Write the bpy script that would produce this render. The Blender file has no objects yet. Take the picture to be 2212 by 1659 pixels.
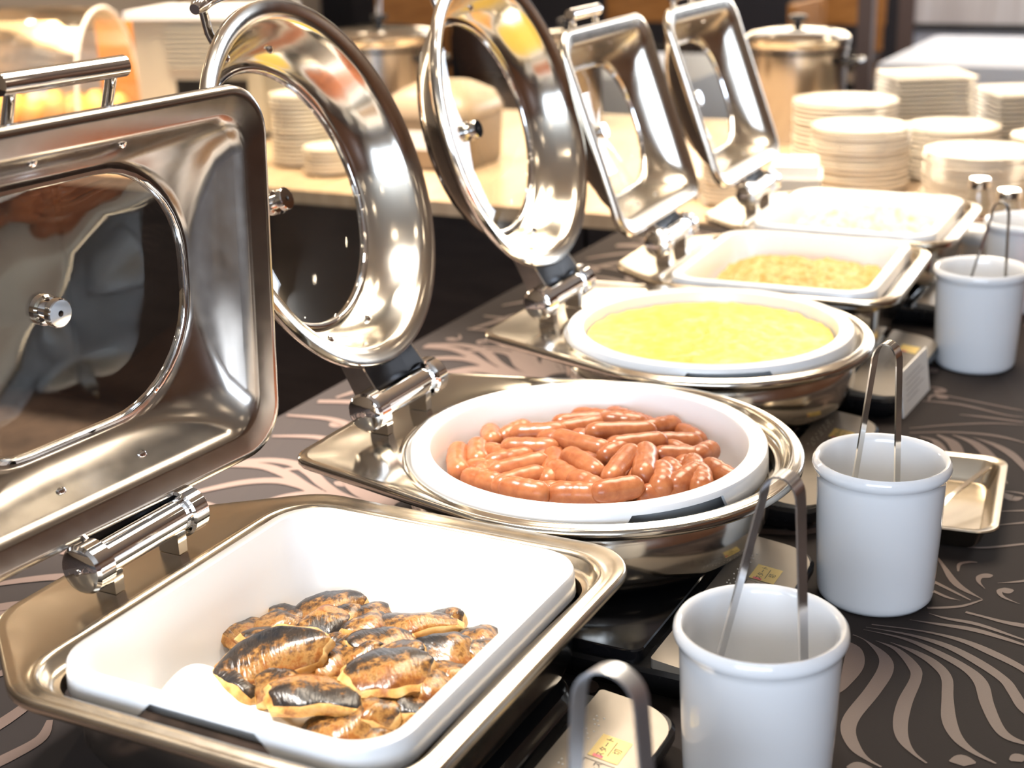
import bpy, bmesh, math, random
from mathutils import Vector, Matrix
R = math.radians
pi = math.pi
scene = bpy.context.scene
COL = scene.collection

# ------------------------------------------------------------------ camera
cam_d = bpy.data.cameras.new('camera')
cam = bpy.data.objects.new('camera', cam_d); COL.objects.link(cam)
CAMP = Vector((0.65103, -0.90972, 0.72669))
pitch, roll, yaw = 0.330204, -0.028662, 2.050027
F_ = Vector((math.cos(pitch)*math.cos(yaw), math.cos(pitch)*math.sin(yaw), -math.sin(pitch)))
R_ = F_.cross(Vector((0, 0, 1))).normalized(); U_ = R_.cross(F_)
R2 = R_*math.cos(roll) + U_*math.sin(roll); U2 = -R_*math.sin(roll) + U_*math.cos(roll)
M = Matrix(((R2.x, U2.x, -F_.x, CAMP.x), (R2.y, U2.y, -F_.y, CAMP.y), (R2.z, U2.z, -F_.z, CAMP.z), (0, 0, 0, 1)))
cam.matrix_world = M
cam_d.sensor_width = 36.0; cam_d.sensor_fit = 'HORIZONTAL'
cam_d.lens = 3114.36*36.0/2212.0
cam_d.clip_start = 0.02; cam_d.clip_end = 100
cam_d.dof.use_dof = True; cam_d.dof.focus_distance = 1.40; cam_d.dof.aperture_fstop = 4.8
cam_d.dof.aperture_blades = 0
scene.camera = cam
cy_ = scene.cycles
cy_.max_bounces = 8; cy_.diffuse_bounces = 3; cy_.glossy_bounces = 5; cy_.transmission_bounces = 4; cy_.transparent_max_bounces = 12
cy_.use_adaptive_sampling = True; cy_.adaptive_threshold = 0.025
cy_.caustics_reflective = False; cy_.caustics_refractive = False

# ------------------------------------------------------------------ world, lights, exposure
scene.view_settings.view_transform = 'Standard'; scene.view_settings.look = 'None'
scene.view_settings.gamma = 1.0; scene.view_settings.use_curve_mapping = False
scene.view_settings.exposure = 0.95
w = bpy.data.worlds.new('world'); scene.world = w; w.use_nodes = True
w.node_tree.nodes['Background'].inputs[0].default_value = (0.75, 0.85, 1.0, 1)
w.node_tree.nodes['Background'].inputs[1].default_value = 2.0
def area(name, loc, aim, sx, sy, power, col):
    l = bpy.data.lights.new(name, 'AREA'); l.shape = 'RECTANGLE'; l.size = sx; l.size_y = sy
    l.energy = power; l.color = col
    o = bpy.data.objects.new(name, l); COL.objects.link(o); o.location = loc
    o.rotation_euler = (Vector(aim) - Vector(loc)).to_track_quat('-Z', 'Y').to_euler()
    return o
WARM = (1.0, 0.80, 0.56); COOL = (0.80, 0.88, 1.0)
area('ceiling_light_table', (-0.1, 1.9, 2.0), (-0.1, 1.9, 0), 1.2, 1.6, 46, (1.0, .86, .68))
def spot(name, loc, aim, power, col, ang, blend, rad):
    l = bpy.data.lights.new(name, 'SPOT'); l.energy = power; l.color = col; l.spot_size = R(ang); l.spot_blend = blend; l.shadow_soft_size = rad
    o = bpy.data.objects.new(name, l); COL.objects.link(o); o.location = loc
    o.rotation_euler = (Vector(aim) - Vector(loc)).to_track_quat('-Z', 'Y').to_euler()
    return o
spot('downlight_near', (-0.50, 0.05, 2.05), (-0.42, 0.06, 0), 210, (1.0, 0.92, 0.83), 46, 0.7, 0.14)
spot('downlight_middle', (-0.80, 0.85, 2.05), (-0.60, 0.68, 0), 750, (1.0, 0.89, 0.78), 31, 0.8, 0.12)
for i, x in enumerate((-3.0, -2.2, -1.4, -0.5)):
    spot('downlight_counter', (x, 2.35, 2.05), (x, 2.75, 0), 170, WARM, 70, 0.6, 0.10)
area('ceiling_light_dining', (-1.0, 7.0, 2.0), (-1.0, 7.0, 0), 3.0, 3.0, 45, (1.0, 0.9, 0.8))
area('ceiling_fill_left', (-6.9, 3.0, 1.75), (-4.5, 3.0, 2.1), 0.3, 8.0, 120, WARM)  # added fill, brightens the ceiling that the steel mirrors
area('ceiling_fill_back', (-1.5, 10.4, 1.75), (-1.5, 7.5, 2.1), 8.0, 0.3, 120, WARM)  # second added fill for the ceiling, no real fitting here
area('window_light_front', (1.2, -4.3, 1.1), (0.3, 0.2, 0.2), 3.4, 1.6, 85, (0.70, 0.83, 1.0))
area('window_light_far', (1.6, 9.6, 1.2), (-0.5, 5.5, -0.2), 3.0, 1.5, 60, COOL)

# ------------------------------------------------------------------ materials
MATS = {}
def mat(name, col, rough=0.5, metal=0.0, **kw):
    if name in MATS: return MATS[name]
    m = bpy.data.materials.new(name); m.use_nodes = True
    b = m.node_tree.nodes['Principled BSDF']
    b.inputs['Base Color'].default_value = (*col, 1); b.inputs['Roughness'].default_value = rough
    b.inputs['Metallic'].default_value = metal
    for k, v in kw.items():
        b.inputs[k.replace('_', ' ')].default_value = v
    MATS[name] = m
    return m
def nodes(m): return m.node_tree.nodes, m.node_tree.links, m.node_tree.nodes['Principled BSDF']
def noise_rough(m, scale, lo, hi, stretch=(1, 1, 1)):
    n, l, b = nodes(m)
    tc = n.new('ShaderNodeTexCoord'); mp = n.new('ShaderNodeMapping'); mp.inputs['Scale'].default_value = stretch
    t = n.new('ShaderNodeTexNoise'); t.inputs['Scale'].default_value = scale; t.inputs['Detail'].default_value = 4
    r = n.new('ShaderNodeMapRange'); r.inputs['To Min'].default_value = lo; r.inputs['To Max'].default_value = hi
    l.new(tc.outputs['Object'], mp.inputs['Vector']); l.new(mp.outputs[0], t.inputs['Vector'])
    l.new(t.outputs['Fac'], r.inputs['Value']); l.new(r.outputs[0], b.inputs['Roughness'])
    return m
def noise_col(m, scale, stops, detail=5, coord='Object', stretch=(1, 1, 1), rough=0.6):
    n, l, b = nodes(m)
    tc = n.new('ShaderNodeTexCoord'); mp = n.new('ShaderNodeMapping'); mp.inputs['Scale'].default_value = stretch
    t = n.new('ShaderNodeTexNoise'); t.inputs['Scale'].default_value = scale; t.inputs['Detail'].default_value = detail
    t.inputs['Roughness'].default_value = rough
    cr = n.new('ShaderNodeValToRGB')
    while len(cr.color_ramp.elements) < len(stops): cr.color_ramp.elements.new(0.5)
    for e, (p, c) in zip(cr.color_ramp.elements, stops): e.position = p; e.color = (*c, 1)
    l.new(tc.outputs[coord], mp.inputs['Vector']); l.new(mp.outputs[0], t.inputs['Vector'])
    l.new(t.outputs['Fac'], cr.inputs['Fac']); l.new(cr.outputs['Color'], b.inputs['Base Color'])
    return m
def add_bump(m, scale, strength, dist=0.002, detail=4, stretch=(1, 1, 1)):
    n, l, b = nodes(m)
    tc = n.new('ShaderNodeTexCoord'); mp = n.new('ShaderNodeMapping'); mp.inputs['Scale'].default_value = stretch
    t = n.new('ShaderNodeTexNoise'); t.inputs['Scale'].default_value = scale; t.inputs['Detail'].default_value = detail
    bp = n.new('ShaderNodeBump'); bp.inputs['Strength'].default_value = strength; bp.inputs['Distance'].default_value = dist
    l.new(tc.outputs['Object'], mp.inputs['Vector']); l.new(mp.outputs[0], t.inputs['Vector'])
    l.new(t.outputs['Fac'], bp.inputs['Height']); l.new(bp.outputs[0], b.inputs['Normal'])
    return m
STEEL = noise_rough(mat('polished_steel', (0.70, 0.66, 0.59), 0.12, 1.0), 30, 0.10, 0.20)
STEELB = noise_rough(mat('brushed_steel', (0.43, 0.395, 0.36), 0.22, 1.0), 60, 0.16, 0.27)
STEELT = noise_rough(mat('satin_tray_steel', (0.60, 0.53, 0.43), 0.25, 1.0), 60, 0.18, 0.30)
STEELL = noise_rough(mat('satin_lid_steel', (0.60, 0.55, 0.48), 0.26, 1.0), 40, 0.20, 0.30)
CHROME = mat('chrome', (0.86, 0.86, 0.87), 0.04, 1.0)
WHITE = mat('white_melamine', (0.90, 0.90, 0.90), 0.25)
WHITEC = mat('white_ceramic', (0.84, 0.85, 0.87), 0.08, Coat_Weight=0.4)
PLATE = mat('cream_porcelain', (0.74, 0.68, 0.58), 0.12)
BLACKP = noise_rough(mat('black_plastic', (0.008, 0.008, 0.009), 0.25), 40, 0.15, 0.35)
BLACKG = mat('black_glass_top', (0.006, 0.006, 0.007), 0.07)
BEIGE = noise_rough(mat('champagne_panel', (0.26, 0.225, 0.185), 0.38, 0.4), 80, 0.28, 0.42)
INK = mat('dark_print', (0.03, 0.03, 0.03), 0.5)
YELLOW = mat('yellow_sticker', (0.85, 0.62, 0.2), 0.5)
PINK = mat('pink_mark', (0.85, 0.15, 0.18), 0.5)
PAPER = mat('white_paper', (0.86, 0.85, 0.82), 0.7)
def glass_mat(name, tint, ior_blend, rough=0.02):
    m = bpy.data.materials.new(name); m.use_nodes = True
    n, l = m.node_tree.nodes, m.node_tree.links; n.clear()
    out = n.new('ShaderNodeOutputMaterial'); mx = n.new('ShaderNodeMixShader')
    tr = n.new('ShaderNodeBsdfTransparent'); tr.inputs[0].default_value = (*tint, 1)
    gl = n.new('ShaderNodeBsdfGlossy'); gl.inputs['Roughness'].default_value = rough
    lw = n.new('ShaderNodeLayerWeight'); lw.inputs['Blend'].default_value = 0.5
    pw = n.new('ShaderNodeMath'); pw.operation = 'POWER'; pw.inputs[1].default_value = 4.0
    fr = n.new('ShaderNodeMath'); fr.operation = 'MULTIPLY_ADD'; fr.inputs[1].default_value = 0.9; fr.inputs[2].default_value = ior_blend
    l.new(lw.outputs['Facing'], pw.inputs[0]); l.new(pw.outputs[0], fr.inputs[0])
    l.new(fr.outputs[0], mx.inputs[0]); l.new(tr.outputs[0], mx.inputs[1]); l.new(gl.outputs[0], mx.inputs[2])
    l.new(mx.outputs[0], out.inputs[0]); return m
GLASS = glass_mat('lid_glass', (0.93, 0.925, 0.89), 0.06)
GLASSC = glass_mat('clear_glass', (0.95, 0.95, 0.94), 0.05)
ACRYL = glass_mat('acrylic', (0.96, 0.95, 0.92), 0.04, 0.05)

# ------------------------------------------------------------------ mesh helpers
def link(name, me, m=None, parent=None, smooth=True, auto=None):
    o = bpy.data.objects.new(name, me); COL.objects.link(o)
    if m is not None:
        for x in (m if isinstance(m, (list, tuple)) else [m]): me.materials.append(x)
    if smooth: me.polygons.foreach_set('use_smooth', [True]*len(me.polygons))
    if smooth and auto is not None:
        try: me.set_sharp_from_angle(angle=R(auto))
        except Exception: pass
    if parent is not None: o.parent = parent
    return o
def obj(name, vf, m=None, parent=None, smooth=True, auto=35):
    me = bpy.data.meshes.new(name); me.from_pydata([tuple(v) for v in vf[0]], [], vf[1]); me.update()
    return link(name, me, m, parent, smooth, auto)
def tag(o, label, cat, group=None, kind=None):
    o['label'] = label; o['category'] = cat
    if group: o['group'] = group
    if kind: o['kind'] = kind
    return o
def struct(o): o['kind'] = 'structure'; return o
def empty(name, loc, rz=0, label=None, cat=None, group=None):
    o = bpy.data.objects.new(name, None); COL.objects.link(o); o.empty_display_size = 0.05
    o.location = loc; o.rotation_euler = (0, 0, rz)
    if label: tag(o, label, cat, group)
    return o
def merge(*parts):
    V, F = [], []
    for v, f in parts:
        k = len(V); V += list(v); F += [tuple(i+k for i in q) for q in f]
    return V, F
def xf(vf, mtx): return [mtx @ Vector(v) for v in vf[0]], vf[1]
def box(x0, x1, y0, y1, z0, z1):
    v = [(x, y, z) for z in (z0, z1) for y in (y0, y1) for x in (x0, x1)]
    return v, [(0, 2, 3, 1), (4, 5, 7, 6), (0, 1, 5, 4), (2, 6, 7, 3), (0, 4, 6, 2), (1, 3, 7, 5)]
def loft(loops, cap0=False, cap1=False, closed=True):
    n = len(loops[0]); V = [p for L in loops for p in L]; F = []
    for i in range(len(loops)-1):
        for j in range(n if closed else n-1):
            a, b = i*n+j, i*n+(j+1) % n
            F.append((a, b, b+n, a+n))
    if cap0: F.append(tuple(range(n-1, -1, -1)))
    if cap1: F.append(tuple((len(loops)-1)*n+j for j in range(n)))
    return V, F
def rrect(hx, hy, r, n=8):
    P = []
    for cx, cy, a0 in ((hx-r, hy-r, 0), (-hx+r, hy-r, 90), (-hx+r, -hy+r, 180), (hx-r, -hy+r, 270)):
        for i in range(n+1):
            a = R(a0+90*i/n); P.append((cx+r*math.cos(a), cy+r*math.sin(a)))
    return P
def dense(P, m=3):
    Q = []
    for i, p in enumerate(P):
        q = P[(i+1) % len(P)]
        d = math.dist(p, q); k = max(1, int(d/0.02)) if m else 1
        for j in range(k): Q.append((p[0]+(q[0]-p[0])*j/k, p[1]+(q[1]-p[1])*j/k))
    return Q
def circle(r, n=64, cx=0, cy=0): return [(cx+r*math.cos(2*pi*i/n), cy+r*math.sin(2*pi*i/n)) for i in range(n)]
def at(P, z): return [(x, y, z) for x, y in P]
def lathe(prof, n=48, cap0=False, cap1=False): return loft([at(circle(max(r, 1e-5), n), z) for r, z in prof], cap0, cap1)
def roundpoly(pts, rad, n=8):
    P = []; N = len(pts)
    for i in range(N):
        p = Vector(pts[i]); a = (Vector(pts[i-1])-p); b = (Vector(pts[(i+1) % N])-p)
        r = rad[i] if isinstance(rad, (list, tuple)) else rad
        an = a.angle(b); d = min(r/math.tan(an/2), a.length*0.49, b.length*0.49); r = d*math.tan(an/2)
        p0 = p+a.normalized()*d; p1 = p+b.normalized()*d
        c = p+(a.normalized()+b.normalized()).normalized()*(r/math.sin(an/2))
        a0 = math.atan2(p0.y-c.y, p0.x-c.x); a1 = math.atan2(p1.y-c.y, p1.x-c.x)
        da = (a1-a0+pi) % (2*pi)-pi
        for k in range(n+1):
            t = a0+da*k/n; P.append((c.x+r*math.cos(t), c.y+r*math.sin(t)))
    return P
def radial(P, n, c=(0, 0)):
    out = []
    for i in range(n):
        a = 2*pi*i/n; d = (math.cos(a), math.sin(a)); best = 0
        for j in range(len(P)):
            x1, y1 = P[j][0]-c[0], P[j][1]-c[1]; x2, y2 = P[(j+1) % len(P)][0]-c[0], P[(j+1) % len(P)][1]-c[1]
            ex, ey = x2-x1, y2-y1; det = d[0]*(-ey)+ex*d[1]
            if abs(det) < 1e-12: continue
            t = (x1*(-ey)+ex*y1)/det; s = (d[0]*y1-d[1]*x1)/det
            if t > 0 and -1e-9 <= s <= 1+1e-9: best = max(best, t)
        out.append((c[0]+d[0]*best, c[1]+d[1]*best))
    return out
def inset(P, d, c=(0, 0)):
    Q = []
    for x, y in P:
        r = math.hypot(x-c[0], y-c[1]); k = (r-d)/r; Q.append((c[0]+(x-c[0])*k, c[1]+(y-c[1])*k))
    return Q
def hull(pts):
    pts = sorted(set((round(x, 5), round(y, 5)) for x, y in pts)); L = []
    def half(ps):
        h = []
        for p in ps:
            while len(h) > 1 and (h[-1][0]-h[-2][0])*(p[1]-h[-2][1])-(h[-1][1]-h[-2][1])*(p[0]-h[-2][0]) <= 0: h.pop()
            h.append(p)
        return h[:-1]
    return half(pts)+half(pts[::-1])
def tube(path, r, n=12, cap=True):
    path = [Vector(p) for p in path]; loops = []
    t0 = (path[1]-path[0]).normalized(); up = Vector((0, 0, 1)) if abs(t0.z) < 0.9 else Vector((1, 0, 0))
    s = t0.cross(up).normalized()
    for i, p in enumerate(path):
        t = (path[min(i+1, len(path)-1)]-path[max(i-1, 0)]).normalized()
        s = (s-t*s.dot(t)).normalized(); u = t.cross(s)
        rr = r[i] if isinstance(r, (list, tuple)) else r
        loops.append([p+s*rr*math.cos(2*pi*k/n)+u*rr*math.sin(2*pi*k/n) for k in range(n)])
    return loft(loops, cap, cap)
def ribbon(path, wd, width, thick):
    path = [Vector(p) for p in path]; wd = Vector(wd).normalized(); loops = []
    for i, p in enumerate(path):
        t = (path[min(i+1, len(path)-1)]-path[max(i-1, 0)]).normalized(); nn = t.cross(wd).normalized()
        ww = width[i] if isinstance(width, (list, tuple)) else width
        a, b = wd*ww/2, nn*thick/2
        loops.append([p+a+b, p-a+b, p-a-b, p+a-b])
    return loft(loops, True, True)
def smoothpath(pts, n=6):
    P = [Vector(p) for p in pts]; out = []
    for i in range(len(P)-1):
        p0 = P[max(i-1, 0)]; p1 = P[i]; p2 = P[i+1]; p3 = P[min(i+2, len(P)-1)]
        for k in range(n):
            t = k/n
            out.append(0.5*((2*p1)+(p2-p0)*t+(2*p0-5*p1+4*p2-p3)*t*t+(3*p1-p0-3*p2+p3)*t**3))
    return out+[P[-1]]
def solid(o, th, off=1):
    md = o.modifiers.new('thickness', 'SOLIDIFY'); md.thickness = th; md.offset = off; return o
def copy_tree(o, parent=None):
    c = o.copy(); COL.objects.link(c); c.parent = parent
    for ch in list(o.children): copy_tree(ch, c)
    return c

MOTIF = [[[0.352,0.402,0.001],[0.367,0.395,0.001],[0.39,0.372,0.0054],[0.398,0.346,0.0076],[0.396,0.302,0.0076],[0.39,0.252,0.0073],[0.393,0.225,0.0067],[0.405,0.202,0.0054],[0.419,0.189,0.0022],[0.433,0.182,0.001]],[[0.376,0.399,0.0],[0.399,0.39,0.0032],[0.421,0.364,0.0058],[0.428,0.342,0.0054],[0.428,0.297,0.0067],[0.432,0.259,0.0067],[0.44,0.233,0.0054],[0.453,0.215,0.0022],[0.467,0.204,0.001]],[[0.39,0.402,0.0],[0.417,0.392,0.0036],[0.438,0.378,0.0054],[0.454,0.356,0.0054],[0.462,0.32,0.0054],[0.471,0.281,0.0067],[0.483,0.255,0.0054],[0.499,0.239,0.0032],[0.521,0.228,0.001]],[[0.359,0.417,0.0],[0.4,0.415,0.0022],[0.433,0.402,0.0045],[0.466,0.382,0.0054],[0.485,0.36,0.0067],[0.497,0.324,0.0063],[0.512,0.289,0.0054],[0.525,0.274,0.0045],[0.547,0.269,0.001]],[[0.36,0.423,0.0],[0.404,0.425,0.0022],[0.443,0.417,0.0045],[0.477,0.397,0.0058],[0.504,0.374,0.0054],[0.516,0.354,0.0054],[0.529,0.329,0.0054],[0.544,0.315,0.0032],[0.561,0.311,0.0]],[[0.364,0.431,0.001],[0.414,0.438,0.0014],[0.452,0.435,0.0036],[0.484,0.422,0.0054],[0.519,0.401,0.0045],[0.543,0.376,0.0054],[0.564,0.359,0.0]],[[0.397,0.457,0.0],[0.422,0.459,0.0022],[0.459,0.462,0.0041],[0.491,0.456,0.0032],[0.526,0.446,0.001]],[[0.412,0.479,0.0],[0.431,0.475,0.0022],[0.463,0.475,0.0032],[0.51,0.461,0.0014],[0.533,0.458,0.0]],[[0.446,0.497,0.0022],[0.466,0.494,0.0022],[0.485,0.491,0.0032],[0.505,0.491,0.0041],[0.528,0.492,0.0]],[[0.35,0.387,0.0],[0.361,0.372,0.0076],[0.368,0.341,0.0098],[0.369,0.302,0.0045],[0.368,0.287,0.001]],[[0.389,0.623,0.001],[0.402,0.6,0.0022],[0.426,0.557,0.0045],[0.457,0.533,0.0]],[[0.408,0.49,0.0022],[0.438,0.507,0.0022],[0.457,0.532,0.001]],[[0.4,0.555,0.0028],[0.424,0.54,0.0022],[0.446,0.526,0.001]],[[0.405,0.532,0.0022],[0.422,0.523,0.0022],[0.436,0.521,0.0]],[[0.457,0.595,0.0014],[0.452,0.592,0.0054],[0.445,0.585,0.0036],[0.446,0.573,0.002],[0.455,0.559,0.0]],[[0.483,0.568,0.0014],[0.477,0.564,0.0067],[0.47,0.559,0.0032],[0.476,0.547,0.0022],[0.494,0.538,0.0]],[[0.436,0.621,0.001],[0.427,0.618,0.0022],[0.419,0.608,0.0022],[0.421,0.59,0.001]],[[0.545,0.247,0.001],[0.537,0.245,0.0067],[0.531,0.238,0.0014]],[[0.505,0.222,0.0014],[0.494,0.221,0.0089],[0.484,0.215,0.001]],[[0.426,0.178,0.0],[0.415,0.175,0.0067],[0.406,0.169,0.001]],[[0.465,0.578,0.0],[0.49,0.595,0.0022],[0.511,0.621,0.0]],[[0.295,0.986,0.0014],[0.317,0.978,0.0045],[0.333,0.944,0.0076],[0.347,0.902,0.001]],[[0.315,1.003,0.002],[0.339,0.982,0.0076],[0.354,0.948,0.0076],[0.369,0.911,0.0014]],[[0.334,1.011,0.001],[0.368,0.989,0.0067],[0.397,0.942,0.0085],[0.415,0.889,0.0076],[0.43,0.864,0.001]],[[0.361,1.012,0.0],[0.397,0.991,0.0058],[0.427,0.955,0.0063],[0.46,0.886,0.001]],[[0.279,0.995,0.0014],[0.334,1.021,0.0022],[0.391,1.029,0.0036],[0.443,1.011,0.0]],[[0.275,1.013,0.001],[0.328,1.051,0.0022],[0.383,1.079,0.0022],[0.432,1.089,0.0]],[[0.328,1.095,0.001],[0.362,1.098,0.0032],[0.415,1.098,0.0022]],[[0.267,1.133,0.0014],[0.32,1.138,0.0032],[0.385,1.119,0.0022],[0.412,1.119,0.001]],[[0.277,1.173,0.0014],[0.334,1.161,0.0022],[0.389,1.149,0.0022],[0.408,1.146,0.001]],[[0.454,0.827,0.001],[0.443,0.82,0.0089],[0.429,0.833,0.0022],[0.43,0.846,0.001]],[[0.43,0.838,0.001],[0.452,0.839,0.0022],[0.469,0.825,0.0032]],[[0.437,0.774,0.001],[0.462,0.787,0.0022]],[[0.427,0.722,0.0],[0.467,0.751,0.0022]],[[0.39,0.657,0.001],[0.431,0.66,0.0022],[0.476,0.691,0.0022]]]
SAUSAGES = [[[-0.115,0.426,0.118],[-0.081,0.367,0.12]],[[-0.097,0.44,0.121],[-0.073,0.397,0.123]],[[-0.109,0.494,0.118],[-0.089,0.461,0.122]],[[-0.083,0.483,0.118],[-0.079,0.51,0.118]],[[-0.067,0.487,0.124],[-0.024,0.501,0.128]],[[-0.049,0.429,0.131],[-0.004,0.437,0.134]],[[-0.0,0.458,0.139],[0.056,0.445,0.139]],[[0.033,0.414,0.139],[0.074,0.387,0.137]],[[0.007,0.426,0.13],[0.029,0.366,0.127]],[[-0.031,0.363,0.129],[0.003,0.397,0.133]],[[-0.052,0.393,0.125],[-0.038,0.404,0.127]],[[-0.012,0.336,0.127],[0.014,0.367,0.131]],[[0.028,0.386,0.133],[0.056,0.37,0.132]],[[0.063,0.364,0.135],[0.091,0.354,0.133]],[[0.001,0.328,0.131],[0.013,0.328,0.131]],[[0.02,0.338,0.124],[0.043,0.347,0.125]],[[0.053,0.338,0.128],[0.066,0.341,0.129]],[[-0.079,0.433,0.119],[-0.062,0.427,0.121]],[[-0.072,0.386,0.118],[-0.06,0.385,0.119]],[[-0.055,0.377,0.119],[-0.039,0.359,0.119]],[[-0.06,0.356,0.121],[-0.048,0.353,0.122]],[[-0.031,0.577,0.12],[-0.006,0.575,0.122]],[[-0.039,0.54,0.123],[-0.002,0.566,0.123]],[[0.003,0.602,0.118],[0.036,0.582,0.122]],[[0.029,0.605,0.114],[0.046,0.593,0.116]],[[0.016,0.556,0.129],[0.043,0.562,0.128]],[[0.022,0.502,0.134],[0.072,0.539,0.13]],[[0.065,0.558,0.124],[0.081,0.595,0.119]],[[-0.022,0.51,0.127],[0.006,0.549,0.125]],[[0.097,0.522,0.126],[0.125,0.543,0.122]],[[0.095,0.59,0.114],[0.11,0.578,0.115]],[[0.066,0.46,0.139],[0.101,0.499,0.136]],[[0.065,0.438,0.135],[0.072,0.466,0.135]],[[0.092,0.441,0.142],[0.097,0.375,0.139]],[[0.105,0.453,0.141],[0.124,0.399,0.138]],[[0.116,0.47,0.132],[0.133,0.481,0.13]],[[0.149,0.489,0.128],[0.153,0.521,0.125]],[[0.135,0.499,0.125],[0.142,0.468,0.125]],[[0.152,0.471,0.128],[0.163,0.442,0.127]],[[0.169,0.445,0.13],[0.18,0.418,0.128]],[[0.17,0.477,0.125],[0.189,0.467,0.123]],[[0.134,0.426,0.134],[0.147,0.39,0.131]],[[0.13,0.455,0.127],[0.144,0.44,0.125]],[[0.16,0.404,0.13],[0.163,0.422,0.131]],[[0.099,0.345,0.136],[0.124,0.371,0.136]],[[0.096,0.431,0.129],[0.104,0.417,0.128]],[[0.071,0.348,0.125],[0.084,0.353,0.125]],[[0.135,0.382,0.124],[0.145,0.392,0.123]],[[0.05,0.354,0.122],[0.036,0.345,0.121]],[[-0.03,0.482,0.124],[0.005,0.483,0.126]],[[-0.01,0.405,0.125],[0.001,0.442,0.126]],[[0.043,0.436,0.127],[0.075,0.451,0.126]],[[0.12,0.422,0.123],[0.128,0.485,0.122]],[[0.002,0.501,0.125],[0.045,0.511,0.125]],[[0.11,0.516,0.122],[0.148,0.502,0.119]]]
FISH = [[-0.1275,0.036,0.083,65.9,0.0416,0.05],[-0.075,0.022,0.093,33.2,0.0693,0.042],[-0.0585,-0.0165,0.1,35.7,0.1046,0.058],[-0.0755,-0.042,0.085,-8.3,0.0556,0.036],[-0.0835,0.1115,0.082,33.9,0.0663,0.042],[-0.1125,0.084,0.076,29.2,0.0287,0.046],[-0.066,0.069,0.088,36.9,0.05,0.05],[-0.037,0.105,0.083,63.4,0.0447,0.038],[0.016,0.1,0.09,43.0,0.0792,0.052],[0.014,0.0505,0.095,54.1,0.058,0.047],[0.0555,-0.004,0.108,42.2,0.0715,0.062],[0.0735,0.061,0.095,65.7,0.0461,0.052],[0.0795,0.1095,0.085,64.2,0.0344,0.042],[0.0845,0.004,0.096,52.0,0.0406,0.052],[0.0145,-0.06,0.106,37.7,0.072,0.062],[-0.0165,0.012,0.09,69.9,0.032,0.042],[-0.028,0.0505,0.086,-8.5,0.0202,0.034],[0.053,-0.073,0.092,32.2,0.0638,0.048],[0.0685,-0.0475,0.096,1.8,0.031,0.042],[0.082,-0.0235,0.091,36.9,0.025,0.047],[0.0065,0.0285,0.094,30.1,0.022,0.036],[0.0775,-0.073,0.085,51.8,0.0178,0.034],[-0.0635,0.046,0.078,36.0,0.0408,0.05],[0.0295,0.074,0.079,44.0,0.0403,0.05],[0.024,-0.032,0.08,33.7,0.0433,0.05],[-0.0445,-0.004,0.08,41.9,0.0389,0.05],[-0.098,0.052,0.09,20,0.04,0.036],[-0.02,0.078,0.093,75,0.042,0.036],[0.045,0.035,0.1,10,0.035,0.034],[0.03,0.128,0.082,30,0.04,0.036],[0.1,0.085,0.09,80,0.036,0.036],[0.05,-0.035,0.1,70,0.034,0.032],[-0.03,-0.045,0.095,15,0.038,0.034],[0.1,-0.03,0.088,40,0.04,0.036],[0.095,0.035,0.092,20,0.036,0.034],[-0.055,0.095,0.085,70,0.034,0.034]]

# ================================================================== SETTING
FZ = -0.74
X0, X1, Y0, Y1, ZC = -7.5, 4.6, -4.6, 11.0, 2.1
CARPET = noise_col(mat('dark_carpet', (0.05, 0.035, 0.03), 0.9), 9, [(0.3, (0.03, 0.02, 0.018)), (0.7, (0.09, 0.06, 0.05))])
struct(obj('floor', box(X0, X1, Y0, Y1, FZ-0.05, FZ), CARPET, smooth=False))
CEIL = mat('warm_ceiling', (0.72, 0.66, 0.58), 0.8)
struct(obj('ceiling', box(X0, X1, Y0, Y1, ZC, ZC+0.05), CEIL, smooth=False))
WALLB = mat('beige_wall', (0.50, 0.42, 0.34), 0.7)
WALLW = noise_col(mat('brown_wood_wall', (0.16, 0.07, 0.04), 0.35), 3, [(0.3, (0.10, 0.04, 0.022)), (0.7, (0.24, 0.11, 0.06))], stretch=(1, 1, 8))
NAVY = mat('navy_dark_wall', (0.012, 0.013, 0.022), 0.6)
struct(obj('wall_left', box(X0-0.1, X0, Y0, Y1, FZ, ZC), WALLB, smooth=False))
struct(obj('wall_back', box(X0, X1, Y1, Y1+0.1, FZ, ZC), NAVY, smooth=False))
struct(obj('wall_right', merge(box(X1, X1+0.1, Y0, Y1, FZ, ZC)), WALLW, smooth=False))
# front wall (behind the camera) with a wide window opening
struct(obj('wall_front', merge(box(X0, -0.8, Y0-0.1, Y0, FZ, ZC), box(3.2, X1, Y0-0.1, Y0, FZ, ZC), box(-0.8, 3.2, Y0-0.1, Y0, FZ, 0.2), box(-0.8, 3.2, Y0-0.1, Y0, 1.95, ZC)), WALLB, smooth=False))
wf = struct(obj('window_1', merge(box(-0.8, 3.2, Y0-0.08, Y0-0.03, 0.2, 0.26), box(-0.8, 3.2, Y0-0.08, Y0-0.03, 1.89, 1.95), *[box(x, x+0.06, Y0-0.08, Y0-0.03, 0.26, 1.89) for x in (-0.8, 0.5, 1.84, 3.14)]), mat('window_frame', (0.2, 0.17, 0.15), 0.5), smooth=False))

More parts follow.
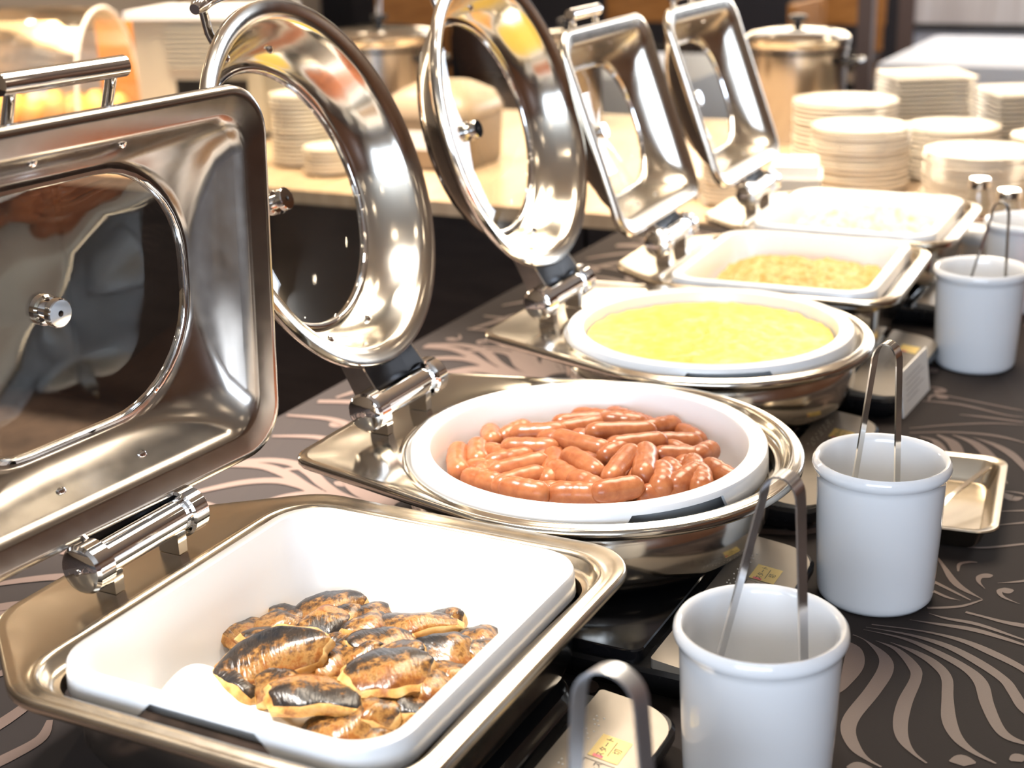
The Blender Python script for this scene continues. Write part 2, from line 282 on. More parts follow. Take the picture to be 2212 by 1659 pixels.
# ---- table with cloth
TX0, TX1, TY0, TY1 = -0.585, 0.78, -1.0, 2.12
CLOTH = mat('charcoal_cloth', (0.019, 0.0155, 0.0150), 0.8, Sheen_Weight=0.04, Specular_IOR_Level=0.12)
nz, lk, bs = nodes(CLOTH); bs.inputs['Sheen Tint'].default_value = (0.8, 0.62, 0.55, 1)
add_bump(CLOTH, 900, 0.25, 0.0004)
CLOTHP = mat('mauve_cloth_print', (0.092, 0.063, 0.053), 0.5, Sheen_Weight=0.15, Specular_IOR_Level=0.3)
nz, lk, bs = nodes(CLOTHP); bs.inputs['Sheen Tint'].default_value = (1.0, 0.75, 0.65, 1)
add_bump(CLOTHP, 900, 0.25, 0.0004)
table = empty('buffet_table', (0, 0, FZ), 0, 'long buffet table under the chafing dishes, hidden by its dark cloth', 'table')
obj('table_top', xf(box(TX0+0.01, TX1-0.01, TY0+0.01, TY1-0.01, -0.03, -0.004), Matrix.Translation((0, 0, -FZ))), WALLW, table, smooth=False)
for x in (TX0+0.06, TX1-0.06):
    for y in (TY0+0.06, 0.55, TY1-0.06):
        obj('leg', box(x-0.025, x+0.025, y-0.025, y+0.025, 0, -FZ-0.03), BLACKP, table, smooth=False)
P = rrect((TX1-TX0)/2, (TY1-TY0)/2, 0.02, 4); cx, cy = (TX0+TX1)/2, (TY0+TY1)/2
P = dense([(x+cx, y+cy) for x, y in P])
def wav(P, d, f): return [(x+(d*math.sin((x+y)*f) if abs(y-cy) > 1.0 else d*abs(math.sin(y*f))*(1 if x > cx else -1)), y) for x, y in P]
cloth = obj('tablecloth', loft([at(wav(P, 0.02, 26), -0.62), at(wav(P, 0.012, 26), -0.3), at(wav(P, 0.004, 26), -0.03), at(P, -0.004), at(inset(P, 0.006, (cx, cy)), 0.0)], False, True), CLOTH)
tag(cloth, 'dark charcoal tablecloth printed with mauve brown swirling fans', 'tablecloth')
# printed swirls: a traced fan motif, repeated over the cloth
def band(b, z):
    pts = smoothpath([(x, y, 0) for x, y, w_ in b], 5); ws = smoothpath([(w_, 0, 0) for x, y, w_ in b], 5)
    V, F = [], []
    for i, p in enumerate(pts):
        t = (pts[min(i+1, len(pts)-1)]-pts[max(i-1, 0)]); t.normalize(); nn = Vector((-t.y, t.x, 0)); w_ = max(ws[i].x, 0.0004)
        V += [(p.x+nn.x*w_, p.y+nn.y*w_, z), (p.x-nn.x*w_, p.y-nn.y*w_, z)]
        if i: F.append((2*i-2, 2*i, 2*i+1, 2*i-1))
    return V, F
def place(b, ox, oy, ang, mir):
    ca, sa = math.cos(ang), math.sin(ang); out = []
    for x, y, w_ in b:
        x, y = (x-0.42)*mir, y-0.35; out.append((ox+ca*x-sa*y, oy+sa*x+ca*y, w_))
    return out
prints = [band(b, 0.0005) for b in MOTIF]
MA = MOTIF[:21]
spots = [(-0.10, -0.42, 1.2, 1), (-0.40, -0.60, 2.2, -1), (0.24, -0.55, 0.4, -1), (0.62, -0.25, 0.1, 1), (0.60, -0.70, 0.6, -1), (0.5, 1.45, 0.3, 1), (0.46, 1.85, -0.2, -1), (0.12, 0.60, 2.0, 1), (0.64, 1.1, 0.0, -1), (-0.12, -0.8, 0.9, 1), (0.10, -0.22, 1.9, -1), (0.62, 0.62, 0.2, 1)]
k = 0
for ox, oy, a, mi in spots:
    k += 1
    for b in MA:
        q = place(b, ox, oy, a, mi)
        if all(TX0+0.01 < x < TX1-0.01 and TY0+0.01 < y < TY1-0.01 for x, y, w_ in q): prints.append(band(q, 0.0005+0.00004*k))
def fan(ox, oy, a0, a1, n, L, w0):
    for i in range(n):
        a = R(a0+(a1-a0)*i/(n-1)); q = []
        for k in range(9):
            t = k/8; rr = .03+L*(.75+.25*math.sin(i*1.3))*t; aa = a+.22*math.sin(t*5.2+i*.15)
            q.append((ox+rr*math.cos(aa), oy+rr*math.sin(aa), w0*(.15+.85*math.sin(pi*min(1, t*.93+.04))**.8)*(.6+.4*t)))
        q = [p for p in q if TX0+.012 < p[0] < TX1-.012 and TY0+.012 < p[1] < TY1-.012]
        if len(q) > 2: prints.append(band(q, .0011+.00002*i))
fan(-.26, .12, 95, 215, 19, .36, .0115)
fan(-.22, .50, 110, 205, 15, .38, .0115)
fan(-.24, .66, 85, 160, 12, .36, .0115)
fan(-.26, 1.02, 95, 205, 16, .36, .0115)
fan(-.24, 1.42, 95, 205, 16, .36, .0115)
fan(-.24, 1.80, 95, 205, 16, .36, .0115)
fan(-.20, -.32, 120, 230, 15, .32, .0105)
for i in range(260):
    random.seed(i); ox, oy, a = random.uniform(TX0+0.06, TX1-0.06), random.uniform(TY0+0.06, TY1-0.06), random.uniform(0, 6.28)
    if 0.33 < ox and 0.1 < oy < 1.1: continue
    b = [(0.018, 0.0, 0.002), (0.009, 0.0, 0.0085), (0, 0.003, 0.005), (-0.006, -0.008, 0.0028), (0.002, -0.03, 0.0008)]
    ca, sa = math.cos(a), math.sin(a)
    prints.append(band([(ox+ca*x-sa*y, oy+sa*x+ca*y, w_) for x, y, w_ in b], 0.00035+i*1e-7))
pr = obj('cloth_print', merge(*prints), CLOTHP, cloth, smooth=False); pr['kind'] = 'stuff'

# ---- counter behind
CTOP = noise_col(mat('pale_wood_counter', (0.5, 0.36, 0.24), 0.3), 6, [(0.3, (0.40, 0.29, 0.19)), (0.7, (0.55, 0.42, 0.29))], stretch=(6, 1, 1))
DPANEL = noise_col(mat('dark_counter_front', (0.02, 0.015, 0.013), 0.4), 5, [(0.3, (0.012, 0.009, 0.009)), (0.7, (0.03, 0.022, 0.02))], stretch=(1, 1, 6))
counter = empty('serving_counter', (-1.5, 2.8, FZ), 0, 'long service counter behind the buffet with pale top and dark front', 'counter')
CB = Matrix.Translation((1.5, -2.8, -FZ))
obj('counter_top', xf(box(-4.2, 1.0, 2.15, 3.6, -0.035, 0.0), CB), CTOP, counter, smooth=False)
obj('plinth', xf(box(-4.15, 0.95, 2.26, 3.5, FZ, FZ+0.08), CB), DPANEL, counter, smooth=False)
for i in range(9):
    x = -4.15+i*0.567
    obj('front_panel', xf(box(x, x+0.557, 2.20, 3.55, FZ+0.085, -0.036), CB), DPANEL, counter, smooth=False)

# ================================================================== CHAFING DISHES
ZT = 0.14
def frame(xb, zb, yc, tilt, yw):
    t, y = R(tilt), R(yw)
    u = Vector((-math.sin(t)*math.cos(y), -math.sin(t)*math.sin(y), math.cos(t))); wv = Vector((-math.sin(y), math.cos(y), 0))
    n = wv.cross(u); o = Vector((xb, yc, zb))
    return lambda a, b, d: o+wv*a+u*b-n*d
def lid(parent, fr, shape, hh, lmat):
    """shape(k) -> list of (a,b) loops about the lid centre; hh = centre height along the lid"""
    loops = shape()
    L = obj('lid', loft([[fr(a, b+hh, d) for a, b in P] for P, d in loops]), lmat, parent, auto=60)
    solid(L, 0.0012, 1)
    P, d = loops[-1]
    sc = lambda k: [(a*k, b*k) for a, b in P]
    obj('window_ring', loft([[fr(a, b+hh, d+e) for a, b in sc(k)] for k, e in ((1.02, -0.001), (1.01, -0.005), (0.985, -0.0055), (0.972, -0.003), (0.972, 0.003), (1.0, 0.004))]), CHROME, L, auto=60)
    g = [[fr(a, b+hh, d+e) for a, b in sc(k)] for k, e in ((0.985, -0.002), (0.9, 0.002), (0.7, 0.007), (0.4, 0.011), (0.1, 0.0125), (0.1, 0.0145), (0.4, 0.013), (0.7, 0.009), (0.9, 0.004), (0.985, 0.0005))]
    obj('window_glass', loft(g), GLASS, L, auto=80)
    kn = lathe([(0.0001, -0.0105), (0.002, -0.0105), (0.0022, -0.013), (0.0125, -0.013), (0.0135, -0.012), (0.0135, -0.006), (0.0125, -0.005), (0.008, -0.005), (0.008, 0.004), (0.0125, 0.004), (0.0145, 0.006), (0.0145, 0.012), (0.012, 0.014), (0.0001, 0.014)], 28)
    obj('knob', ([fr(x, y+hh, d+0.0125+z) for x, y, z in kn[0]], kn[1]), CHROME, L, auto=40)
    dt = lathe([(0.0029, -0.0132), (0.0024, -0.0134), (0.0001, -0.0134)], 16)
    obj('knob_hole', ([fr(x, y+hh, d+0.0125+z) for x, y, z in dt[0]], dt[1]), BLACKP, L)
    return L, d
def rivet(L, fr, a, b, d, nrm=0):
    v = lathe([(0.0055, 0.001), (0.0052, -0.0015), (0.003, -0.0032), (0.0001, -0.0036)], 14)
    obj('rivet', ([fr(a+x, b+y, d+z) for x, y, z in v[0]], v[1]), CHROME, L)
def rect_shape(s=1.0):
    def f():
        T = [(.211, .182, .043, .012), (.215, .186, .047, .007), (.2145, .1855, .0465, .001), (.212, .183, .045, -.002), (.207, .178, .043, -.0015), (.2, .171, .041, .002), (.192, .163, .038, .003), (.187, .158, .036, .006), (.183, .154, .037, .014), (.178, .147, .045, .03), (.171, .137, .07, .047), (.163, .127, .095, .058), (.157, .12, .105, .063)]
        return [(dense_n(rrect(a*s, b*s, r*s, 10)), d*s) for a, b, r, d in T]
    return f
def dense_n(P, k=4):
    Q = []
    n = len(P)//4
    for c in range(4):
        Q += P[c*n:(c+1)*n]
        p, q = P[(c+1)*n-1], P[((c+1)*n) % len(P)]
        for j in range(1, k): Q.append((p[0]+(q[0]-p[0])*j/k, p[1]+(q[1]-p[1])*j/k))
    return Q
def round_shape():
    T = [(.209, .012), (.213, .007), (.2128, .001), (.211, -.002), (.206, -.0015), (.2, .001), (.194, .003), (.191, .007), (.188, .014), (.182, .03), (.173, .047), (.162, .059), (.153, .064)]
    return [(circle(r, 96), d) for r, d in T]
def pan(name, loop, top, depth, notch, label, cat='food pan', rz=0, loc=(0, 0), rw=0.0):
    """white pan: loop(d) gives the outline inset by d; notch(x,y) tells where the rim skirt is cut away"""
    P0 = loop(0)
    def zb(p): return top-0.007 if notch(*p) else top-0.024
    L = [[(x, y, top-0.006) for x, y in loop(.006)],
         [(x, y, zb(p)) for (x, y), p in zip(loop(.0035), P0)], [(x, y, zb(p)) for (x, y), p in zip(loop(-.001), P0)],
         at(loop(0), top-0.0035), at(loop(.0012), top-0.001), at(loop(.0035), top), at(loop(.0085+rw), top), at(loop(.0112+rw), top-.0012), at(loop(.0125+rw), top-.004),
         at(loop(.018+rw), top-depth*.45), at(loop(.028+rw), top-depth*.85), at(loop(.036+rw), top-depth*.97), at(loop(.05+rw), top-depth)]
    o = obj(name, loft(L, False, True), WHITE, auto=40)
    o.location = (loc[0], loc[1], 0); o.rotation_euler = (0, 0, rz)
    solid(o, 0.003, -1)
    return tag(o, label, cat)
def hinge(parent, ax, az, yc, fr, bl):
    """barrel along y at (ax, az), arms to the lid; bl = depth of the arms up the lid"""
    hl = 0.078
    br = obj('hinge_barrel', tube([(ax, yc-hl+.02, az), (ax, yc+hl-.02, az)], 0.0165, 28), CHROME, parent)
    for s in (-1, 1):
        pr = [(.0001, .0035), (.003, .0035), (.0036, .002), (.0105, .0016), (.017, .0004), (.0205, -.0008), (.023, -.004), (.023, -.022), (.0205, -.024), (.0001, -.022)]
        v = lathe(pr, 28); c = Vector((ax, yc+s*hl, az))
        obj('end_cap', ([c+Vector((x, s*z, y)) for x, y, z in v[0]], [f if s > 0 else f[::-1] for f in v[1]]), CHROME, br, auto=30)
        q = [(ax+.012, az-.012), (ax+.012, ZT), (ax-.012, ZT), (ax-.012, az-.012)]
        y0 = yc+s*(hl-.034)
        obj('hinge_foot', loft([[(x, y0-.006, z) for x, z in q], [(x, y0+.006, z) for x, z in q]], True, True), CHROME, parent, smooth=False)
        # side arm from the barrel up behind the lid
        A = [(ax+.016, az+.006), (ax-.016, az-.004)]
        y1 = yc+s*(hl-.022); p1, p2 = fr(s*(hl-.022), bl, .016), fr(s*(hl-.022), bl+.012, .042)
        lp = [(ax+.016, az+.004), (p1.x, p1.z), (p2.x, p2.z), (ax-.019, az+.002), (ax, az-.014)]
        obj('lid_arm', loft([[(x, y1-.0015, z) for x, z in lp], [(x, y1+.0015, z) for x, z in lp]], True, True), STEELB, parent, smooth=False)
    p2 = fr(0, bl+.010, .038)
    lp = [(ax-.017, az+.002), (ax-.019, az+.002), (p2.x-.001, p2.z), (p2.x+.001, p2.z)]
    obj('hinge_back_plate', loft([[(x, yc-hl+.022, z) for x, z in lp], [(x, yc+hl-.022, z) for x, z in lp]], True, True), mat('hinge_plate_dark_reflection', (.03, .03, .035), .3, .6), parent, smooth=False)  # dark reflection is put into the back plate's colour
def tray_part(parent, outer, well, c, m):
    N = 240
    O = radial(outer, N, c); W = radial(well, N, c)
    I = lambda d: inset(O, d, c)
    J = lambda d: inset(W, d, c)
    L = [at(I(.003), ZT-.012), at(I(.0), ZT-.009), at(I(.0), ZT-.004), at(I(.0015), ZT-.001), at(I(.004), ZT), at(I(.012), ZT-.0005),
         at(J(-.010), ZT-.0005), at(J(-.006), ZT+.0005), at(J(-.003), ZT+.002), at(J(0), ZT+.0015), at(J(.003), ZT-.002), at(J(.006), ZT-.010), at(J(.012), ZT-.0125), at(J(.0165), ZT-.013), at(J(.018), ZT-.025)]
    return solid(obj('rim_tray', loft(L), m, parent, auto=50), .001, -1)

def rect_chafer(x, y, rz, lidp, s, label, near):
    e = empty('rectangular_chafing_dish', (x, y, 0), rz, label, 'chafing dish')
    ya, yb = (-.213, .228) if near else (-.183, .187)
    out = roundpoly([(.195, ya), (.195, yb), (-.165, yb), (-.278, yb-.093), (-.278, ya+.093), (-.165, ya)], [.055, .055, .07, .06, .06, .07])
    wy = .197 if near else .1815
    well = roundpoly([(.179, -wy), (.179, wy), (-.179, wy), (-.179, -wy)], .05)
    tray_part(e, out, well, (0, 0), STEELT)
    obj('water_pan', loft([at(rrect(.163, .168, .045), .1265), at(rrect(.163, .168, .045), .070), at(rrect(.159, .164, .05), .056), at(rrect(.147, .152, .05), .0482), at(rrect(.12, .13, .05), .0472)], False, True), STEEL, e, auto=40)
    fr = frame(*lidp)
    L, d = lid(e, fr, rect_shape(s), .186*s, STEELB if near else STEELL)
    hh = .186*s
    for a in (-.05, .05):
        rivet(L, fr, a*s, hh+.151*s, .021*s); rivet(L, fr, a*s, hh-.148*s, .028*s)
    hb = hh+.214*s
    obj('lid_handle', merge(tube([fr(-.068*s, hb, .03*s), fr(-.0675*s, hb, .03*s), fr(.0675*s, hb, .03*s), fr(.068*s, hb, .03*s)], [.006, .0095, .0095, .006], 20),
        *[tube([fr(a*s, hb, .03*s), fr(a*s, hh+.165*s, .045*s), fr(a*s, hh+.14*s, .05*s)], .0052, 12) for a in (-.055, .055)]), CHROME, L, auto=40)
    hinge(e, lidp[0]+.010, .1725, lidp[2], fr, .020)
    return e
def round_chafer(x, y, rz, lidp, plate_y, label, Ro=.227, off=(.007, .008)):
    e = empty('round_chafing_dish', (x, y, 0), rz, label, 'chafing dish')
    pl = rrect(.05, .165, .028); pl = [(px-.243, py+plate_y) for px, py in pl]
    out = hull(circle(Ro, 120, *off)+pl)
    tray_part(e, out, circle(Ro-.015, 120, *off), off, STEEL)
    obj('water_pan', lathe([(.190, .1265), (.198, .118), (.200, .10), (.199, .075), (.193, .061), (.181, .051), (.165, .0475), (.05, .0472)], 96, False, True), STEEL, e, auto=60)
    fr = frame(*lidp)
    L, d = lid(e, fr, round_shape, .213, STEEL)
    for a, b in ((-.045, .166), (.045, .166), (-.045, -.166), (.045, -.166)): rivet(L, fr, a, .213+b, .045)
    hb = []
    for i in range(15):
        t = R(90-21+42*i/14); hb.append(fr(.236*math.cos(t), .213+.236*math.sin(t), .035))
    posts = []
    for k in (1, -1):
        t = R(90-17*k); posts.append(tube([fr(.236*math.cos(t), .213+.236*math.sin(t), .035), fr(.205*math.cos(t), .213+.205*math.sin(t), .045), fr(.178*math.cos(t), .213+.178*math.sin(t), .046)], .005, 12))
    obj('lid_handle', merge(tube(hb, [.006]+[.0095]*13+[.006], 20), *posts), CHROME, L, auto=40)
    hinge(e, lidp[0]+.004, .1735, lidp[2], fr, .026)
    return e

rect_chafer(0, 0, 0, (-.226, .19, .006, -2.6, -4.3), 1.0, 'rectangular chafing dish nearest the camera, holding grilled fish, lid upright', True)
round_chafer(.0379, .4495, 0, (-.204-.0379, .216, -.006, 18.75, 4.4), .006, 'round chafing dish holding sausages, round glass lid open')
round_chafer(.0128, .9175, 0, (-.2195-.0128, .2168, .002, 16, 2.3), .03, 'round chafing dish holding scrambled egg, round glass lid open', .2185, (.006, -.003))
rect_chafer(.0154, 1.317, .0403, (-.222, .203, .012, 19.4, 0), .90, 'rectangular chafing dish behind the scrambled egg, holding golden rice', False)
rect_chafer(.0245, 1.7143, .0178, (-.215, .203, .03, 20, 0), .90, 'rectangular chafing dish farthest back, before the plate stacks', False)

# ---- white pans
PX, PY = .161, .1796
def rloop(d): return dense_n(rrect(PX-d, PY-d, max(.046-d*.6, .012), 8), 14)
rn = lambda x, y: abs(y) > .15 and -.058 < x < .058
pan('food_pan', rloop, .15, .09, rn, 'rectangular white pan of grilled fish nearest the camera')
pan('food_pan', rloop, .15, .075, rn, 'rectangular white pan of golden rice, fourth in the row', rz=.0403, loc=(.0154, 1.317), rw=.004)
pan('food_pan', rloop, .15, .075, rn, 'rectangular white pan farthest back, by the stacked plates', rz=.0178, loc=(.0245, 1.7143), rw=.004)
def cloop(d): return circle(.1965-d, 128)
def cn(a0):
    def f(x, y):
        t = math.degrees(math.atan2(y, x)); return any(abs((t-a0-k+180) % 360-180) < 16.5 for k in (0, 180))
    return f
pan('food_bowl', cloop, .15, .085, cn(-38), 'round white pan filled with brown sausages', loc=(.0379, .4495), rw=.0095)
pan('food_bowl', cloop, .15, .085, cn(-63), 'round white pan filled with yellow scrambled egg', loc=(.0128, .9175), rw=.0095)

# ================================================================== FOOD
# sausages
SAUS = noise_col(mat('sausage_skin', (0.55, 0.2, 0.08), 0.27), 60, [(0.3, (0.27, 0.075, 0.028)), (0.5, (0.38, 0.125, 0.048)), (0.75, (0.48, 0.185, 0.075))])
add_bump(SAUS, 220, .15, .001)
def sausage_mesh(tot, bend, r):
    xs, rr = [], []
    c = 1.15*r
    for k in range(7):
        a = pi/2*k/6; xs.append(-tot/2+c*(1-math.cos(a))); rr.append(max(2e-4, r*math.sin(a)**.85))
    for k in range(1, 8): xs.append(-tot/2+c+(tot-2*c)*k/8); rr.append(r*(1+.03*math.sin(k*1.7+tot*300)))
    for k in range(6, -1, -1):
        a = pi/2*k/6; xs.append(tot/2-c*(1-math.cos(a))); rr.append(max(2e-4, r*math.sin(a)**.85))
    return tube([(x, bend*(1-(2*x/tot)**2)-bend*.6, 0) for x in xs], rr, 18)
CENX, CENY = .0379, .4495
def slabel(p):
    u = (p.x-CENX)*R2.x+(p.y-CENY)*R2.y; v = (p.x-CENX)*F_.x+(p.y-CENY)*F_.y
    row = 'back' if v > .055 else ('middle' if v > -.035 else 'front')
    col = 'left' if u < -.06 else ('centre' if u < .06 else 'right')
    pos = {('middle', 'centre'): 'at the centre of', ('middle', 'left'): 'at the left end of', ('middle', 'right'): 'at the right end of'}.get((row, col), 'at the %s %s of' % (row, col))
    return 'short brown boiled sausage lying '+pos+' the heap in the round pan'
random.seed(4)
for i, (p, q) in enumerate(SAUSAGES):
    p, q = Vector(p), Vector(q); d = q-p; L = d.length
    if L < .036: q = p+d*(.036/L); d = q-p; L = .036
    r = random.uniform(.0126, .0140); tot = L+1.75*r
    o = obj('sausage', sausage_mesh(tot, random.uniform(-.05, .05)*tot, r), SAUS)
    o.location = (p+q)/2+Vector((0, 0, .0015)); o.rotation_euler = d.to_track_quat('X', 'Z').to_euler()
    tag(o, slabel((p+q)/2), 'sausage', 'sausages in the round pan')
bur = sausage_mesh(.072, .002, .011)
for i in range(26):
    random.seed(100+i); a = i*2.4; rad = .118*math.sqrt((i+.5)/26)
    o = obj('sausage', bur, SAUS)
    o.location = (CENX+rad*math.cos(a), CENY+rad*math.sin(a), .094-.012*(rad/.14)**2+.003*(i % 3)); o.rotation_euler = (0, random.uniform(-.1, .1), random.uniform(0, pi))
    tag(o, 'short brown boiled sausage buried under the others in the round pan', 'sausage', 'sausages in the round pan')

# grilled mackerel
SKIN = mat('grilled_fish_skin', (0.3, 0.12, 0.03), 0.24, Specular_IOR_Level=0.5)
n_, l_, b_ = nodes(SKIN)
tc = n_.new('ShaderNodeTexCoord'); sp = n_.new('ShaderNodeSeparateXYZ'); nt = n_.new('ShaderNodeTexNoise'); nt.inputs['Scale'].default_value = 85; nt.inputs['Detail'].default_value = 8; nt.inputs['Roughness'].default_value = .65
ad = n_.new('ShaderNodeMath'); ad.operation = 'MULTIPLY_ADD'; ad.inputs[1].default_value = 17.0
mr = n_.new('ShaderNodeMath'); mr.operation = 'MULTIPLY_ADD'; mr.inputs[1].default_value = 1.5; mr.inputs[2].default_value = -.27
cr = n_.new('ShaderNodeValToRGB'); E = cr.color_ramp.elements
while len(E) < 6: E.new(.5)
for e, (p, c) in zip(E, [(0.0, (.15, .048, .010)), (.18, (.26, .095, .020)), (.32, (.34, .18, .055)), (.45, (.17, .075, .020)), (.58, (.035, .024, .017)), (1.0, (.008, .010, .014))]): e.position = p; e.color = (*c, 1)
l_.new(tc.outputs['Object'], sp.inputs[0]); l_.new(tc.outputs['Object'], nt.inputs['Vector'])
l_.new(nt.outputs['Fac'], mr.inputs[0]); l_.new(sp.outputs['Y'], ad.inputs[0]); l_.new(mr.outputs[0], ad.inputs[2]); l_.new(ad.outputs[0], cr.inputs['Fac']); l_.new(cr.outputs['Color'], b_.inputs['Base Color'])
n2 = n_.new('ShaderNodeTexNoise'); n2.inputs['Scale'].default_value = 190; n2.inputs['Detail'].default_value = 5
mp = n_.new('ShaderNodeMapping'); mp.inputs['Scale'].default_value = (1.6, .35, 1); bp = n_.new('ShaderNodeBump'); bp.inputs['Strength'].default_value = .6; bp.inputs['Distance'].default_value = .0016
l_.new(tc.outputs['Object'], mp.inputs[0]); l_.new(mp.outputs[0], n2.inputs['Vector']); l_.new(n2.outputs['Fac'], bp.inputs['Height']); l_.new(bp.outputs[0], b_.inputs['Normal'])
FLESH = add_bump(noise_col(mat('grilled_fish_flesh', (.72, .45, .17), .4), 55, [(.34, (.30, .11, .025)), (.48, (.62, .34, .10)), (.68, (.78, .55, .25))]), 120, .4, .0015)
def fish_mesh(L, W, T, seed):
    """a cut fillet: domed skin on top, a bulging flesh wall all round, flat underside"""
    rnd = random.Random(seed); nu, nv = 18, 12
    sk = rnd.uniform(-.30, .30); tp = rnd.uniform(.15, .45); cv = rnd.uniform(-.08, .08); ph = rnd.uniform(0, 6)
    def grid(k, z):
        G = []
        for i in range(nu+1):
            u = i/nu*2-1; row = []
            ww = W*.5*(1-tp*(u*.5+.5)**2)*(1-.16*abs(u)**5)*(1+.07*math.sin(3.1*u+ph)+.04*math.sin(7*u+2*ph))
            for j in range(nv+1):
                v = j/nv*2-1
                x = L*.5*u*(1-.10*v*v+.06*math.sin(3*v+ph)+.03*math.sin(8*v+ph))+sk*ww*v*.6; y = ww*v*(1-.05*u*u)+cv*L*(u*u-.4)
                row.append((x*k, y*k, z(u, v)))
            G.append(row)
        return G
    cur = lambda u, v: -.0045*u*u-.0035*v*v+.003*u*v*math.sin(ph)
    top = grid(.95, lambda u, v: T*(.80+.20*max(0, 1-abs(v)**2))*(1-.06*abs(u)**4)+cur(u, v)+.0016*math.sin(u*4+ph)*math.cos(v*2.6+ph)+.00035*rnd.uniform(-1, 1))
    mid = grid(1.04, lambda u, v: T*.38+cur(u, v)); bot = grid(.98, lambda u, v: cur(u, v))
    V, F, MI = [], [], []
    n1 = nv+1; idx = lambda i, j: i*n1+j; o = (nu+1)*n1
    for g in (top, bot):
        for q in g: V += q
    for i in range(nu):
        for j in range(nv):
            F.append((idx(i, j), idx(i+1, j), idx(i+1, j+1), idx(i, j+1))); MI.append(0)
            F.append((o+idx(i, j+1), o+idx(i+1, j+1), o+idx(i+1, j), o+idx(i, j))); MI.append(1)
    ring = [(i, 0) for i in range(nu)]+[(nu, j) for j in range(nv)]+[(i, nv) for i in range(nu, 0, -1)]+[(0, j) for j in range(nv, 0, -1)]
    m0 = len(V)
    for a in ring: x, y, z = mid[a[0]][a[1]]; V.append((x*(1+.05*math.sin(a[0]*.9+ph)), y*(1+.05*math.sin(a[1]*1.1+ph)), z+.0012*math.sin(a[0]+a[1]*1.3+ph)))
    for k in range(len(ring)):
        k2 = (k+1) % len(ring); a, c = ring[k], ring[k2]
        F.append((idx(*a), m0+k, m0+k2, idx(*c))); MI.append(1)
        F.append((m0+k, o+idx(*a), o+idx(*c), m0+k2)); MI.append(1)
    return V, F, MI
FL = {0: 'curled brown grilled fish piece at the left end of the heap', 2: 'largest golden grilled fish fillet at the front left of the heap', 10: 'grilled fish fillet with two pale flesh lobes on top of the heap centre', 14: 'dark charred grilled fish fillet at the front of the heap',
      8: 'wide grilled fish fillet with blackened back at the rear right of the heap', 4: 'grilled fish fillet at the very back of the heap', 12: 'small grilled fish piece tucked against the right wall of the pan', 11: 'reddish brown grilled fish piece near the right wall of the pan', 3: 'small dark fish piece at the left front, beside the paper', 17: 'golden fish piece lying lowest at the front of the pan', 18: 'pale white fish piece lying near the front corner of the pan', 5: 'yellow fish piece at the back left of the heap'}
def flabel(x, y, i):
    if 22 <= i <= 25: return 'grilled fish piece buried under the others in the nearest pan'
    u = (x+.0)*R2.x+(y-.02)*R2.y; v = x*F_.x+(y-.02)*F_.y
    row = 'back' if v > .045 else ('middle' if v > -.02 else 'front')
    col = 'left' if u < -.035 else ('centre' if u < .04 else 'right')
    return 'smaller grilled fish piece showing at the %s %s of the fish heap' % (row, col)
FLIP = {6, 14, 16, 3, 19}
for i, (x, y, z, a, L, W) in enumerate(FISH):
    L2 = max(L*.95+.008, .044)
    V, F, MI = fish_mesh(L2, W*1.02+.006, .0125, i)
    o = obj('grilled_fish_piece', (V, F), [SKIN, FLESH], auto=60)
    o.data.polygons.foreach_set('material_index', MI)
    rnd = random.Random(i*7+1)
    o.location = (x, y, z-.007); o.rotation_euler = (R(rnd.uniform(-6, 22)), R(rnd.uniform(-14, 10)), R(a+(180 if i in FLIP else 0)))
    if i in FL: tag(o, FL[i], 'grilled fish', 'grilled fish in the nearest pan')
    else: tag(o, flabel(x, y, i), 'grilled fish', 'grilled fish in the nearest pan')

# paper under the fish
def paper(name, corners, z, lift, label):
    V, F = [], []; n = 20
    c = [Vector(p) for p in corners]
    for i in range(n+1):
        for j in range(n+1):
            s, t = i/n, j/n
            p = (c[0]*(1-s)+c[1]*s)*(1-t)+(c[3]*(1-s)+c[2]*s)*t
            V.append((p.x, p.y, p.z+lift(s, t)))
    for i in range(n):
        for j in range(n):
            a = i*(n+1)+j; F.append((a, a+n+1, a+n+2, a+1))
    return tag(solid(obj(name, (V, F), PAPER, auto=80), .0004), label, 'paper')
paper('parchment_sheet', [(-.105, -.10, .066), (.10, -.125, .066), (.105, .13, .066), (-.10, .135, .066)], 0, lambda s, t: .010*math.sin(s*5)*t*(1-t)+.040*max(0, .35-t)**1.2+.02*max(0, .1-s), 'white parchment sheet under the grilled fish')

paper('parchment_corner', [(-.128, -.085, .082), (-.100, -.022, .075), (.015, -.082, .079), (-.035, -.130, .090)], 0, lambda s, t: .012*math.sin(pi*s)*(1-t)+.006*math.sin(s*4+t*3), 'loose white parchment corner lifting at the left front of the fish')
# scrambled egg, rice and gratin: uncountable fills
def mound(name, loop, zc, ze, amp, scale, m, label, cat, loc, rz=0, seed=0, nr=60):
    from mathutils import noise
    P = loop; N = len(P); V = []; F = []
    for i in range(nr+1):
        k = i/nr
        for x, y in P:
            X, Y = x*k, y*k
            h = ze+(zc-ze)*(1-k**2)
            q = Vector((X*scale+seed, Y*scale, seed)); f = noise.fractal(q, .7, 2.1, 5)
            g = noise.noise(Vector((X*scale*.35+seed, Y*scale*.35, 3)))
            V.append((X, Y, h+amp*f+amp*1.2*g))
    for i in range(nr):
        for j in range(N):
            a = i*N+j; b = i*N+(j+1) % N; F.append((a, a+N, b+N, b))
    o = obj(name, (V, F), m, auto=180); o.location = (loc[0], loc[1], 0); o.rotation_euler = (0, 0, rz)
    return tag(o, label, cat, kind='stuff')
EGG = add_bump(noise_col(mat('scrambled_egg', (.92, .72, .2), .38), 45, [(.3, (.84, .58, .08)), (.55, (.88, .63, .14)), (.8, (.92, .72, .27))]), 160, .4, .002)
